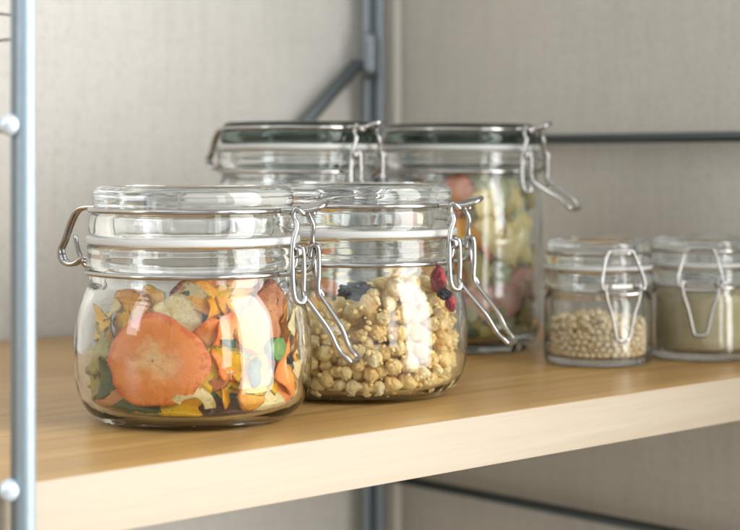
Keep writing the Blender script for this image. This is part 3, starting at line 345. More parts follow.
 (546, 255, 1803, 182), (-819, 814, 603, 163), (470, 1587, 2109, 162), (779, 656, 1155, 172), (-512, 1541, 2081, 185), (-254, 1676, 1463, 163),
 (-578, 307, 1226, 175), (-777, 704, 2299, 183), (-688, 1299, 614, 174), (-709, 530, 1986, 185), (-731, 601, 1192, 164), (38, 7, 627, 187),
 (-585, 1400, 1234, 175), (-217, 1640, 866, 175), (282, 1616, 1525, 190), (705, 546, 1887, 172), (-758, 970, 1749, 168), (-293, 102, 954, 182),
 (253, 1610, 1873, 163), (-743, 1045, 865, 178), (689, 1171, 2194, 187), (-144, 1619, 2052, 184), (720, 1071, 625, 185), (-675, 525, 610, 170),
 (-743, 796, 1458, 174), (386, 1514, 1193, 181), (60, 1619, 1188, 168), (-24, 1620, 1700, 166), (637, 456, 2211, 177), (-638, 1241, 2586, 164),
 (735, 788, 2134, 178), (690, 1121, 1658, 166), (370, 161, 624, 184), (-404, 1474, 622, 182), (240, 1555, 607, 167), (722, 918, 1358, 180),
 (-193, 62, 1793, 185), (617, 1239, 1220, 183), (-334, 1506, 1774, 176), (514, 1366, 625, 185), (514, 1364, 1527, 167), (536, 1326, 1891, 187),
 (-399, 196, 1521, 185), (-531, 1300, 914, 171), (-253, 1489, 1172, 183), (677, 888, 923, 184), (100, 1502, 2303, 187), (-274, 1443, 2352, 190),
 (-594, 1115, 1466, 190), (571, 445, 629, 189), (-641, 716, 895, 182), (-351, 1362, 1476, 170), (-74, 1464, 608, 168), (109, 1458, 901, 182),
 (-518, 1172, 2217, 182), (217, 1374, 2619, 176), (480, 1170, 913, 175), (-558, 510, 1495, 170), (-11, 1405, 1433, 184), (-595, 873, 2039, 177),
 (593, 796, 1671, 188), (241, 1330, 1707, 164), (-576, 896, 1183, 170), (-512, 434, 2275, 182), (-84, 32, 1204, 164), (-552, 951, 2475, 160),
 (-263, 1298, 2030, 164), (94, 1352, 1989, 163), (-204, 1305, 874, 169), (-476, 400, 898, 190), (-401, 1152, 615, 175), (-555, 721, 1743, 162),
 (-435, 1097, 1802, 187), (-537, 863, 611, 171), (-373, 1164, 1177, 169), (445, 1062, 1457, 160), (185, 1270, 605, 165), (506, 917, 2351, 164),
 (425, 344, 1211, 174), (-338, 231, 2061, 165), (523, 626, 1368, 172), (265, 1193, 1203, 178), (509, 594, 964, 168), (510, 785, 615, 175),
 (392, 1062, 607, 167), (-110, 1240, 1733, 179), (-421, 986, 903, 169), (334, 1096, 2104, 188), (356, 274, 2583, 160), (-56, 1216, 1150, 160),
 (366, 1039, 1763, 160), (434, 896, 1178, 174), (-264, 1105, 2435, 160), (-424, 419, 1797, 175), (-86, 1155, 606, 166), (163, 1132, 889, 161),
 (6, 1159, 2245, 176), (329, 273, 1517, 161), (-346, 307, 2558, 171), (-212, 1075, 1446, 161), (-404, 810, 1463, 172), (121, 1086, 1511, 184),
 (213, 151, 1797, 173), (415, 611, 2411, 162), (-412, 597, 1208, 167), (397, 748, 1980, 188), (337, 866, 872, 168), (-243, 958, 2084, 184),
 (-360, 740, 2326, 166), (-380, 580, 600, 160), (-105, 996, 921, 166), (367, 534, 1699, 167), (64, 973, 1893, 179), (-238, 877, 1188, 166),
 (284, 790, 1514, 162), (321, 400, 2026, 172), (-214, 863, 629, 189), (-240, 835, 2627, 173), (122, 901, 614, 174), (91, 910, 1160, 161),
 (-287, 688, 918, 172), (-218, 797, 1756, 186), (-34, 848, 2354, 162), (-248, 310, 1226, 166), (66, 54, 2556, 186), (253, 593, 617, 177),
 (243, 620, 1171, 172), (-39, 796, 1445, 175), (-233, 308, 608, 168), (249, 383, 901, 188), (-216, 572, 2052, 190), (160, 631, 2207, 165),
 (55, 698, 892, 182), (-212, 507, 1518, 190), (-145, 185, 2313, 164), (-89, 593, 1183, 168), (-70, 583, 602, 162), (167, 302, 2315, 171),
 (132, 513, 1460, 161), (-102, 516, 2407, 187), (36, 540, 1786, 180), (-113, 398, 908, 175), (84, 318, 1196, 172), (81, 322, 609, 169),
 (-8, 281, 2020, 174), (41, 117, 938, 160), (-8, 200, 1514, 189),]

# ------------------------------------------------------------------ helpers
def px(x, y, v=None, z=0.0):
    """point under pixel (x, y) of the 740x530 photograph: at depth v, or where the ray meets height z"""
    if v is None:
        v = (HC - z) * FX / (y - CY)
    return R * ((x - CX) / FX * v) + F * v + Vector((0, 0, HC - (y - CY) / FX * v))

def tag(o, label=None, cat=None, group=None, kind=None):
    if label: o['label'] = label
    if cat: o['category'] = cat
    if group: o['group'] = group
    if kind: o['kind'] = kind
    return o

def empty(name, loc, rz=0.0):
    o = bpy.data.objects.new(name, None); COL.objects.link(o)
    o.location = loc; o.rotation_euler = (0, 0, rz); o.empty_display_size = .02
    return o

def link(name, me, mat=None, parent=None, smooth=True):
    o = bpy.data.objects.new(name, me); COL.objects.link(o)
    if mat is not None and not me.materials: me.materials.append(mat)
    if smooth:
        for p in me.polygons: p.use_smooth = True
    if parent is not None: o.parent = parent
    return o

def mesh(name, verts, faces):
    me = bpy.data.meshes.new(name); me.from_pydata([tuple(v) for v in verts], [], faces); me.update()
    return me

def smooth_pts(pts, n=4, closed=False):
    P = [Vector(p) for p in pts]; out = []
    N = len(P); rng = range(N if closed else N - 1)
    for i in rng:
        if closed: p0, p1, p2, p3 = P[i - 1], P[i], P[(i + 1) % N], P[(i + 2) % N]
        else: p0, p1, p2, p3 = P[max(i - 1, 0)], P[i], P[i + 1], P[min(i + 2, N - 1)]
        for k in range(n):
            t = k / n
            out.append(.5 * ((2 * p1) + (p2 - p0) * t + (2 * p0 - 5 * p1 + 4 * p2 - p3) * t * t + (3 * p1 - p0 - 3 * p2 + p3) * t ** 3))
    if not closed: out.append(P[-1])
    return out

def lathe_mesh(name, prof, seg=96, sub=3, wob=0.0):
    """closed surface of revolution; the profile starts and ends on the axis (r = 0) or is a closed ring"""
    ring = prof[0][0] > 1e-6
    pr = smooth_pts([(r, 0, z) for r, z in prof], sub, closed=ring)
    vs_, fs = [], []
    idx = []
    for i, p in enumerate(pr):
        r = max(p.x, 0)
        if not ring and (i == 0 or i == len(pr) - 1):
            idx.append([len(vs_)]); vs_.append((0, 0, p.z)); continue
        r = max(r, 1e-4)
        st = len(vs_)
        for k in range(seg):
            a = 2 * math.pi * k / seg
            q = r * (1 + wob * math.sin(3 * a + p.z * 90) + wob * .6 * math.sin(5 * a - p.z * 140))
            vs_.append((q * math.cos(a), q * math.sin(a), p.z))
        idx.append(list(range(st, st + seg)))
    M = len(idx)
    for i in range(M if ring else M - 1):
        a, b = idx[i], idx[(i + 1) % M]
        for k in range(seg):
            k2 = (k + 1) % seg
            if len(a) == 1: fs.append((a[0], b[k2], b[k]))
            elif len(b) == 1: fs.append((a[k], a[k2], b[0]))
            else: fs.append((a[k], a[k2], b[k2], b[k]))
    me = mesh(name, vs_, fs)
    bm = bmesh.new(); bm.from_mesh(me); bmesh.ops.recalc_face_normals(bm, faces=bm.faces); bm.to_mesh(me); bm.free()
    return me

class Tubes:
    def __init__(s): s.v = []; s.f = []
    def add(s, pts, r, closed=False, sub=4, seg=10, flat=1.0):
        P = smooth_pts(pts, sub, closed) if sub > 1 else [Vector(p) for p in pts]
        N = len(P); T = []
        for i in range(N):
            a = P[(i + 1) % N] if (closed or i < N - 1) else P[i]
            b = P[i - 1] if (closed or i > 0) else P[i]
            T.append((a - b).normalized())
        up = Vector((0, 0, 1)) if abs(T[0].z) < .9 else Vector((1, 0, 0))
        n = (up - T[0] * up.dot(T[0])).normalized()
        base = len(s.v)
        for i in range(N):
            n = (n - T[i] * n.dot(T[i])).normalized(); b = T[i].cross(n)
            for k in range(seg):
                a = 2 * math.pi * k / seg
                s.v.append(P[i] + (n * math.cos(a) * flat + b * math.sin(a)) * r)
        for i in range(N if closed else N - 1):
            j = (i + 1) % N
            for k in range(seg):
                k2 = (k + 1) % seg
                s.f.append((base + i * seg + k, base + i * seg + k2, base + j * seg + k2, base + j * seg + k))
        if not closed:      # rounded tips
            for i, sgn in ((0, -1), (N - 1, 1)):
                c = len(s.v); s.v.append(P[i] + T[i] * sgn * r * .7)
                for k in range(seg):
                    k2 = (k + 1) % seg
                    a, b = base + i * seg + k, base + i * seg + k2
                    s.f.append((a, b, c) if sgn > 0 else (b, a, c))
        return s
    def build(s, name, mat, parent=None):
        return link(name, mesh(name, s.v, s.f), mat, parent)

def box_mesh(name, x0, x1, y0, y1, z0, z1, bev=0.0):
    bm = bmesh.new()
    bmesh.ops.create_cube(bm, size=1, matrix=Matrix.Translation(((x0 + x1) / 2, (y0 + y1) / 2, (z0 + z1) / 2)) @ Matrix.Diagonal((x1 - x0, y1 - y0, z1 - z0, 1)))
    if bev: bmesh.ops.bevel(bm, geom=bm.edges[:], offset=bev, segments=3, affect='EDGES', profile=.5)
    me = bpy.data.meshes.new(name); bm.to_mesh(me); bm.free(); return me

# ------------------------------------------------------------------ materials
def new_mat(name):
    m = bpy.data.materials.new(name); m.use_nodes = True
    return m, m.node_tree, m.node_tree.nodes['Principled BSDF']
def node(nt, t, **kw):
    n = nt.nodes.new(t)
    for k, v in kw.items():
        if k in n.inputs.keys(): n.inputs[k].default_value = v
        else: setattr(n, k, v)
    return n
def ramp(nt, stops, src):
    r = nt.nodes.new('ShaderNodeValToRGB'); el = r.color_ramp.elements
    while len(el) < len(stops): el.new(.5)
    for q, (p, c) in zip(el, stops): q.position = p; q.color = (*c, 1)
    nt.links.new(src, r.inputs[0]); return r.outputs[0]
def coords(nt, scale=(1, 1, 1), rot=(0, 0, 0)):
    t = nt.nodes.new('ShaderNodeTexCoord'); m = nt.nodes.new('ShaderNodeMapping')
    m.inputs['Scale'].default_value = scale; m.inputs['Rotation'].default_value = rot
    nt.links.new(t.outputs['Object'], m.inputs['Vector']); return m.outputs[0]
def noise_tex(nt, vec, scale, detail=4, rough=.55, dist=0):
    n = node(nt, 'ShaderNodeTexNoise', Scale=scale, Detail=detail, Roughness=rough, Distortion=dist)
    nt.links.new(vec, n.inputs['Vector']); return n.outputs['Fac']
def bump(nt, bs, h, strength, dist):
    b = node(nt, 'ShaderNodeBump', Strength=strength, Distance=dist)
    nt.links.new(h, b.inputs['Height']); nt.links.new(b.outputs[0], bs.inputs['Normal'])
def mix(nt, a, b, f, mode='MIX'):
    m = nt.nodes.new('ShaderNodeMix'); m.data_type = 'RGBA'; m.blend_type = mode
    for s, v in ((m.inputs[0], f), (m.inputs[6], a), (m.inputs[7], b)):
        if hasattr(v, 'is_output'): nt.links.new(v, s)
        elif isinstance(v, tuple): s.default_value = (*v, 1)
        else: s.default_value = v
    return m.outputs[2]

def glass_mat(name, col, rough=0.0, density=0, vcol=(.7, .9, .85), bumpy=0.12):
    m = bpy.data.materials.new(name); m.use_nodes = True; nt = m.node_tree
    for n in list(nt.nodes): nt.nodes.remove(n)
    out = nt.nodes.new('ShaderNodeOutputMaterial')
    g = node(nt, 'ShaderNodeBsdfGlass', Roughness=rough, IOR=1.47); g.inputs['Color'].default_value = (*col, 1)
    v = coords(nt)
    h = noise_tex(nt, v, 55, 2, .5)
    b = node(nt, 'ShaderNodeBump', Strength=bumpy, Distance=.002)
    nt.links.new(h, b.inputs['Height']); nt.links.new(b.outputs[0], g.inputs['Normal'])
    sm = ramp(nt, [(.50, (0, 0, 0)), (.72, (.05,) * 3)], noise_tex(nt, v, 38, 4, .65, .6))
    nt.links.new(sm, g.inputs['Roughness'])
    nt.links.new(g.outputs[0], out.inputs['Surface'])
    if density:
        a = node(nt, 'ShaderNodeVolumeAbsorption', Density=density); a.inputs['Color'].default_value = (*vcol, 1)
        nt.links.new(a.outputs[0], out.inputs['Volume'])
    return m
M = {}
M['glass'] = glass_mat('clear_glass', (.982, .993, .995))
M['glass_green'] = glass_mat('green_glass', (.60, .645, .62))
def metal(name, col, rough):
    m, nt, b = new_mat(name)
    b.inputs['Base Color'].default_value = (*col, 1); b.inputs['Metallic'].default_value = 1
    v = coords(nt); h = noise_tex(nt, v, 350, 3)
    r = node(nt, 'ShaderNodeMapRange'); r.inputs['To Min'].default_value = rough * .7; r.inputs['To Max'].default_value = rough * 1.4
    nt.links.new(h, r.inputs['Value']); nt.links.new(r.outputs[0], b.inputs['Roughness'])
    return m
M['steel'] = metal('steel_wire', (.42, .41, .395), .15)
M['rack'] = metal('painted_rack', (.38, .46, .52), .6)
M['rack_shaded'] = metal('shaded_rack', (.25, .285, .31), .5)  # darker copy of the rack paint, shade put into the colour
M['brace'] = metal('brace_metal', (.16, .18, .19), .5)
M['rack_dark'] = metal('dark_rack', (.10, .125, .135), .45)
m, nt, b = new_mat('chrome_knob'); M['knob'] = m
b.inputs['Base Color'].default_value = (.60, .67, .74, 1); b.inputs['Metallic'].default_value = .35; b.inputs['Roughness'].default_value = .25
m, nt, b = new_mat('rubber_gasket'); M['gasket'] = m
b.inputs['Base Color'].default_value = (.84, .84, .82, 1); b.inputs['Roughness'].default_value = .4; b.inputs['Subsurface Weight'].default_value = .3
b.inputs['Subsurface Scale'].default_value = .003; b.inputs['Transmission Weight'].default_value = .55

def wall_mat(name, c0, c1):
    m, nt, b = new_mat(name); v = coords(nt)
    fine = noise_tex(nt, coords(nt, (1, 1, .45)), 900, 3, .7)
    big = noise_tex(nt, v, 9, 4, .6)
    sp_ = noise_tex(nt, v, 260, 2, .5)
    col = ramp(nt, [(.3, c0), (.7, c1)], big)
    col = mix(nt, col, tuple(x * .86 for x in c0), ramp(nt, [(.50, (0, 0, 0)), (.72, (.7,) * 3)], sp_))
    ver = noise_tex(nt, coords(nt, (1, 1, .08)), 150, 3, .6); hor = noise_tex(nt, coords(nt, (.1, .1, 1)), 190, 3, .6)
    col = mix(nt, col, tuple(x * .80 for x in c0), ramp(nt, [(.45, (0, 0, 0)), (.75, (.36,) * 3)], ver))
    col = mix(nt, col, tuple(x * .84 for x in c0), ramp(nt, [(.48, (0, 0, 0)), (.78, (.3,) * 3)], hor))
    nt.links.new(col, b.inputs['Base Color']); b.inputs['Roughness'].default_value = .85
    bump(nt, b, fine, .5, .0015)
    return m
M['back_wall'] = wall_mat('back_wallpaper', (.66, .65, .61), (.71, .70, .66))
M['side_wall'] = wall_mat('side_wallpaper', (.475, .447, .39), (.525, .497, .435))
m, nt, b = new_mat('corner_trim'); M['trim'] = m
b.inputs['Base Color'].default_value = (.62, .60, .54, 1); b.inputs['Roughness'].default_value = .7
m, nt, b = new_mat('wall_shade_trim'); M['trim2'] = m
b.inputs['Base Color'].default_value = (.45, .42, .33, 1); b.inputs['Roughness'].default_value = .7

def wood_mat(name, dark, mid_, light, rough, spec):
    m, nt, b = new_mat(name)
    v = coords(nt, (1.4, 22, 22)); v2 = coords(nt, (6, 260, 260)); v3 = coords(nt, (.8, 6, 6))
    n1 = noise_tex(nt, v, 2.2, 6, .62, 1.0); n2 = noise_tex(nt, v2, 3, 4, .6); n3 = noise_tex(nt, v3, 2.0, 2, .5, .6)
    wv = node(nt, 'ShaderNodeTexWave', Scale=1.0, Distortion=5.0, Detail=3.0); wv.inputs['Detail Scale'].default_value = 1.2
    wv.bands_direction = 'Y'; nt.links.new(coords(nt, (1.1, 17, 17)), wv.inputs['Vector'])
    c = ramp(nt, [(.30, dark), (.52, mid_), (.72, light)], n1)
    c = mix(nt, c, tuple(x * .72 for x in dark), ramp(nt, [(.0, (.38,) * 3), (.22, (0, 0, 0))], wv.outputs['Fac']))
    c = mix(nt, c, tuple(x * .8 for x in mid_), ramp(nt, [(.48, (0, 0, 0)), (.78, (.55,) * 3)], n2))
    c = mix(nt, c, light, ramp(nt, [(.45, (0, 0, 0)), (.75, (.4,) * 3)], n3))
    nt.links.new(c, b.inputs['Base Color']); b.inputs['Roughness'].default_value = rough
    b.inputs['Specular IOR Level'].default_value = spec
    bump(nt, b, n2, .12, .0006)
    return m
M['wood'] = wood_mat('oak_board', (.30, .165, .052), (.42, .245, .080), (.50, .315, .12), .30, .55)
M['band'] = wood_mat('pale_edge', (.305, .246, .17), (.335, .277, .203), (.36, .306, .235), .5, .4)

# ------------------------------------------------------------------ setting
SX0, SX1 = -.02, .838
FY, BY = .4855, .890
bw = tag(link('back_wall', box_mesh('back_wall', -.9, .8455, .893, .95, -.9, 1.2), M['back_wall'], smooth=False), kind='structure')
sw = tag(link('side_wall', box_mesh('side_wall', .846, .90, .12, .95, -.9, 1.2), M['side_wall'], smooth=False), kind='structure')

# shelf board with a pale edge band
sh = empty('wooden_shelf', (.4, .69, -.02))
tag(sh, 'honey brown wooden shelf board with a pale cream front edge, carrying all the jars', 'shelf')
TH = .0215
b_ = link('board', box_mesh('board', SX0, SX1, FY + .0012, BY, -TH, 0, .0006), M['wood'], smooth=False)
b2 = link('front_edge', box_mesh('front_edge', SX0, SX1, FY, FY + .0011, -TH + .0001, -.0001, .0003), M['band'], smooth=False)
for q in (b_, b2):
    q.parent = sh; q.matrix_parent_inverse = Matrix.Translation(-Vector(sh.location))

# near upright of the rack, left edge of the picture
p0 = px(24, 480, .549); X0, Y0 = p0.x, p0.y
up = empty('rack_upright', (X0, Y0, -.4))
tag(up, 'pale blue grey metal upright with two round knobs at the left edge', 'rack post', 'uprights of the shelf rack')
def world_part(name, T, mat, root):
    o = T.build(name, mat, root) if isinstance(T, Tubes) else link(name, T, mat, root)
    o.matrix_parent_inverse = Matrix.Translation(-Vector(root.location)); return o
t = Tubes(); t.add([Vector((X0, Y0, -.4)) + R * .0006, Vector((X0, Y0, .7)) + R * .0006], .0031, sub=1, seg=28)
world_part('pole', t, M['rack'], up)
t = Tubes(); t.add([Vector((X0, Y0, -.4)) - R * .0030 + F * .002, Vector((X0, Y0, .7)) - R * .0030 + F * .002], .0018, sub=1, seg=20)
world_part('rail', t, M['rack_shaded'], up)
def ball(c, r, sq=1.0):
    bm = bmesh.new(); bmesh.ops.create_uvsphere(bm, u_segments=28, v_segments=16, radius=r, matrix=Matrix.Translation(c))
    me = bpy.data.meshes.new('ball'); bm.to_mesh(me); bm.free(); return me
for (x, y) in ((10, 125), (10, 490)):
    c = px(x, y, .548)
    k = world_part('knob', ball(c, .0036), M['knob'], up)
    t = Tubes(); t.add([c - R * .001, c + R * .003 + F * .003], .0018, sub=1, seg=12); o = t.build('pin', M['rack_dark'], k); o.matrix_parent_inverse = k.matrix_parent_inverse.copy()
t = Tubes(); t.add([px(10, 126, .552), px(10, 126, .552) + Vector((-.002, .30, 0))], .0024, sub=1, seg=16)
world_part('cross_rod', t, M['rack'], up)
for ya, yb, bow in ((12, 16, .5), (42, 39, -.5)):
    t = Tubes(); t.add([px(-40, ya - bow * 3, .60), px(-15, ya, .59), px(0, (ya + yb) / 2, .58), px(17, yb, .562)], .00045, seg=8)
    world_part('wire', t, M['rack_dark'], up)

# far upright in the corner
cp = (.826, .880)
up2 = empty('rack_upright', (*cp, -.9))
tag(up2, 'blue grey double rail upright standing in the corner of the walls', 'rack post', 'uprights of the shelf rack')
c1 = px(366, 60, 1.20); c2 = px(380, 60, 1.20)
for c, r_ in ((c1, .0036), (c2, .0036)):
    t = Tubes(); t.add([(c.x, c.y, -.9), (c.x, c.y, 1.1)], r_, sub=1, seg=20); world_part('rail', t, M['rack_shaded'], up2)
cm = (c1 + c2) / 2 + F * .0012
t = Tubes(); t.add([(cm.x, cm.y, -.9), (cm.x, cm.y, 1.1)], .0026, sub=1, seg=16); world_part('web', t, M['rack_dark'], up2)
# bracket and screws
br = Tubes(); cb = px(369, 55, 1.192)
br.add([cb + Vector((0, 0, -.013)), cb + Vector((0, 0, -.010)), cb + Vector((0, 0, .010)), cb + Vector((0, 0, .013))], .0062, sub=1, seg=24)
bo = world_part('bracket', br, M['rack_shaded'], up2)
for dy in (45, 63):
    s_ = link('screw', ball(px(379, dy, 1.184), .0032), M['rack_dark'], bo); s_.matrix_parent_inverse = bo.matrix_parent_inverse.copy()
# corner cove strips
tr = tag(link('corner_trim', box_mesh('corner_trim', .8385, .8455, .8700, .8925, -.9, 1.2, .0008), M['trim'], smooth=False), 'pale vertical trim strip in the wall corner beside the dark upright', 'trim')

# diagonal brace in the back plane
a = px(357, 64, 1.19); bq = px(308, 119, 1.165)
dvec = (bq - a); bq2 = a + dvec * 2.3
t = Tubes(); t.add([a, a + (bq2 - a) * .5, bq2], .0060, sub=1, seg=16, flat=.8)
world_part('diagonal_brace', t, M['brace'], up2)

# horizontal rods on the side wall
for zz, yl, lab in ((.1215, 0, 'dark horizontal metal rod on the side wall above the small jars'), (-.118, 0, 'dark horizontal metal rod on the side wall below the shelf')):
    o = empty('wall_rod', (.835, .5, zz))
    tag(o, lab, 'rod', 'rods along the side wall')
    t = Tubes(); t.add([(.835, .876, zz), (.835, .13, zz)], .0031, sub=1, seg=20); world_part('bar', t, M['rack_dark'], o)
    for yy in (.50, .2):
        t = Tubes(); t.add([(.835, yy, zz), (.846, yy, zz)], .002, sub=1, seg=12); world_part('standoff', t, M['rack_dark'], o)

# ------------------------------------------------------------------ jars
def circle_pts(r, z, n=64, a0=0.0, a1=2 * math.pi, close=False):
    return [(r * math.cos(a0 + (a1 - a0) * k / n), r * math.sin(a0 + (a1 - a0) * k / n), z) for k in range(n + (0 if close else 1))]

def jar(px_c, depth, clamp_deg, label, kind='half', hinge_deg=180, lever=(.0750, .0268), hs=1.0, name='glass_jar', group='clip top glass jars'):
    C = R * ((px_c - CX) / FX * depth) + F * depth
    th = rad(clamp_deg)
    d = R * math.cos(th) - F * math.sin(th)
    root = empty(name, (C.x, C.y, 0), math.atan2(d.y, d.x))
    tag(root, label, 'jar', group)
    if kind == 'small':
        outer = [(0, .0014), (.016, .0012), (.0225, .0006), (.0255, .0002), (.0275, .0010), (.0284, .0030), (.0287, .0065), (.0287, .018), (.0287, .030), (.0284, .0345), (.0272, .0375), (.0268, .0395), (.0272, .0410), (.0284, .0420), (.0288, .0440), (.0286, .0490), (.0278, .0500)]
        inner = [(.0262, .0500), (.0252, .0490), (.0250, .0440), (.0252, .0380), (.0258, .0330), (.0259, .020), (.0259, .0085), (.0250, .0050), (.022, .0040), (.014, .0038), (0, .0038)]
        lid = [(0, .0575), (.018, .0572), (.0222, .0560), (.0230, .0500), (.0236, .0495), (.0242, .0505), (.0244, .0523), (.0280, .0525), (.0288, .0535), (.0287, .0560), (.0278, .0575), (.0266, .0585), (.0268, .0605), (.0268, .0630), (.0258, .0652), (.0240, .0658), (.0225, .0652), (.0212, .0634), (.018, .0628), (0, .0628)]
        gz, gr0, gr1, zl, rl, zn, rn, k = .0512, .0250, .0288, .0590, .0268, .0396, .0276, .62
        gh = .0010
    else:
        if kind == 'half':
            outer = [(0, .0014), (.022, .0013), (.032, .0008), (.0365, .0001), (.0405, .0012), (.0450, .0050), (.0482, .0110), (.0497, .0190), (.0500, .0280), (.0495, .0380), (.0480, .0460), (.0456, .0525), (.0440, .0560), (.0436, .0590), (.0434, .0612), (.0440, .0632), (.0447, .0642), (.0448, .0665), (.0444, .0690), (.0446, .0712), (.0440, .0727)]
            inner = [(.0405, .0727), (.0396, .0716), (.0394, .0660), (.0396, .0600), (.0404, .0560), (.0424, .0520), (.0448, .0460), (.0462, .0380), (.0468, .0280), (.0464, .0190), (.0446, .0112), (.0418, .0070), (.0372, .0046), (.030, .0041), (.018, .0040), (0, .0040)]
            dz = 0
        else:
            outer = [(0, .0022), (.022, .0020), (.031, .0010), (.0350, .0001), (.0385, .0012), (.0425, .0050), (.0450, .0110), (.0463, .0190), (.0467, .0320), (.0467, .0600), (.0466, .0800), (.0460, .0870), (.0446, .0935), (.0438, .0965), (.0434, .0992), (.0434, .1022), (.0440, .1042), (.0447, .1052), (.0448, .1075), (.0444, .1095), (.0446, .1112), (.0440, .1127)]
            inner = [(.0405, .1127), (.0396, .1116), (.0394, .1060), (.0396, .1000), (.0404, .0965), (.0416, .0930), (.0430, .0870), (.0436, .0800), (.0437, .0600), (.0437, .0320), (.0432, .0190), (.0418, .0120), (.0385, .0078), (.034, .0062), (.022, .0058), (0, .0058)]
            dz = .040
        lid = [(0, .0885), (.022, .0884), (.0310, .0876), (.0345, .0850), (.0358, .0745), (.0368, .0735), (.0380, .0745), (.0384, .0762), (.0420, .0764), (.0434, .0768), (.0440, .0790), (.0440, .0820), (.0434, .0845), (.0422, .0858), (.0416, .0870), (.0418, .0884), (.0424, .0900), (.0424, .0925), (.0416, .0950), (.0398, .0964), (.0378, .0967), (.0360, .0958), (.0345, .0940), (.0320, .0932), (.020, .0930), (0, .0930)]
        if kind == 'tall':
            lid = [(r, (z if z < .0764 else .0764 + (z - .0764) * .79 if z < .0869 else .0847 + (z - .0869) * .36) + dz) for r, z in lid]
            zl = .0847 + dz
        else: zl = .0869
        gz, gr0, gr1, rl, zn, rn, k, gh = .0746 + dz, .0388, .0449, .0424, .0613 + dz, .0442, 1.0, .0015
    g2 = M['glass_green'] if kind == 'tall' else M['glass']
    link('body', lathe_mesh('body', outer + inner, 128 if kind != 'small' else 80, wob=.0012), M['glass'], root)
    lo = link('lid', lathe_mesh('lid', lid, 128 if kind != 'small' else 80), g2, root)
    gs = link('gasket', lathe_mesh('gasket', [(gr0, gz - gh * .8), (gr1 - .0004, gz - gh), (gr1, gz), (gr1 - .0004, gz + gh), (gr0, gz + gh * .8), (gr0 - .0003, gz)], 96, 2), M['gasket'], root)
    wr = .00104 if kind != 'small' else .00080
    # wire round the lid, with a tongue at the clamp and an arm at the hinge
    W = Tubes()
    a_ = .17 if kind != 'small' else .27
    ring = circle_pts(rl + wr, zl, 72, a_, 2 * math.pi - a_)
    if kind == 'small':
        x1 = rl + .0040
        hw = .0068
        W.add(ring, wr, sub=1)
        W.add([ring[-1], (rl + .0014, -hw, zl), (x1, -hw + .001, zl + .0004), (x1 + .0002, 0, zl + .0006), (x1, hw - .001, zl + .0004), (rl + .0014, hw, zl), ring[0]], wr)
    else:
        W.add(ring, wr, sub=1)
        W.add([ring[-1], (rl + .0035, -.0066, zl + .0002), (rl + .012, -.0056, zl + .0001), (rl + .0172, -.0028, zl + .0020), (rl + .0172, .0028, zl + .0034), (rl + .012, .0056, zl + .0029), (rl + .0035, .0066, zl + .0002), ring[0]], wr)
    W.build('lid_wire', M['steel'], root)
    if kind != 'small':
        me = []; n_ = 20
        for k_ in range(n_):
            a = 2 * math.pi * k_ / n_; x = rl + .0105 + .0066 * math.cos(a); y = .0050 * math.sin(a)
            me.append((x, y))
        zt = lambda x: zl + .0002 + (x - rl - .003) * .18
        v = [(x, y, zt(x) + .26 * y + .0003) for x, y in me] + [(x, y, zt(x) + .26 * y - .0003) for x, y in me]
        f = [tuple(range(n_)), tuple(range(2 * n_ - 1, n_ - 1, -1))] + [(i, i + n_, (i + 1) % n_ + n_, (i + 1) % n_) for i in range(n_)]
        link('thumb_plate', mesh('thumb_plate', v, f), M['steel'], root, smooth=False)
    # wire round the neck, ending in two upright ears at the clamp
    N_ = Tubes(); a_ = .24 if kind != 'small' else .33
    N_.add(circle_pts(rn + wr * .6, zn, 72, a_, 2 * math.pi - a_), wr, sub=1)
    pz = zn + (.0090 if kind != 'small' else .0030)
    px_ = rn + (.0068 if kind != 'small' else .0048)
    hw = .0098 if kind != 'small' else .0085
    for s in (-1, 1):
        st = (( rn + wr * .6) * math.cos(a_), s * (rn + wr * .6) * math.sin(a_), zn)
        N_.add([st, (rn + .0035 * k, s * hw, zn + .0004), (px_ - .001 * k, s * hw * .98, zn + .003 * k), (px_, s * hw * .98, pz), (px_ - .0025 * k, s * hw * .9, pz + .0012 * k), (px_ - .003 * k, s * hw * .85, pz - .002 * k)], wr)
        # coil round the pivot
        co = []
        for q in range(22):
            a = q / 21 * 2 * math.pi * 2.2
            co.append((px_ + .0019 * k * math.cos(a), s * (hw * .98 - .0008 + q * .00013), pz + .0019 * k * math.sin(a)))
        N_.add(co, wr * .85, sub=1, seg=8)
    N_.build('neck_wire', M['steel'], root)
    # lever
    L = Tubes()
    if kind == 'small':
        lx, lz = rn + .0068, .0150
        L.add([(px_ - .0005, -.0085, pz + .001), (px_ + .0018, -.0095, pz + .0008), (px_ + .0022, -.0088, pz - .006), (px_ + .0020, -.0062, pz - .014), (lx, -.0036, lz + .002), (lx + .0003, -.0020, lz), (lx + .0003, .0020, lz), (lx, .0036, lz + .002), (px_ + .0020, .0062, pz - .014), (px_ + .0022, .0088, pz - .006), (px_ + .0018, .0095, pz + .0008), (px_ - .0005, .0085, pz + .001)], wr * 1.15)
        L.add([(px_ + .002, -.0092, pz - .0035), (px_ + .0032, 0, pz - .004), (px_ + .002, .0092, pz - .0035)], wr)
    else:
        lx, lz = lever[0], lever[1] + dz
        kx, kz = px_ + .0026, zn - (.0095 if kind == 'half' else .0040)
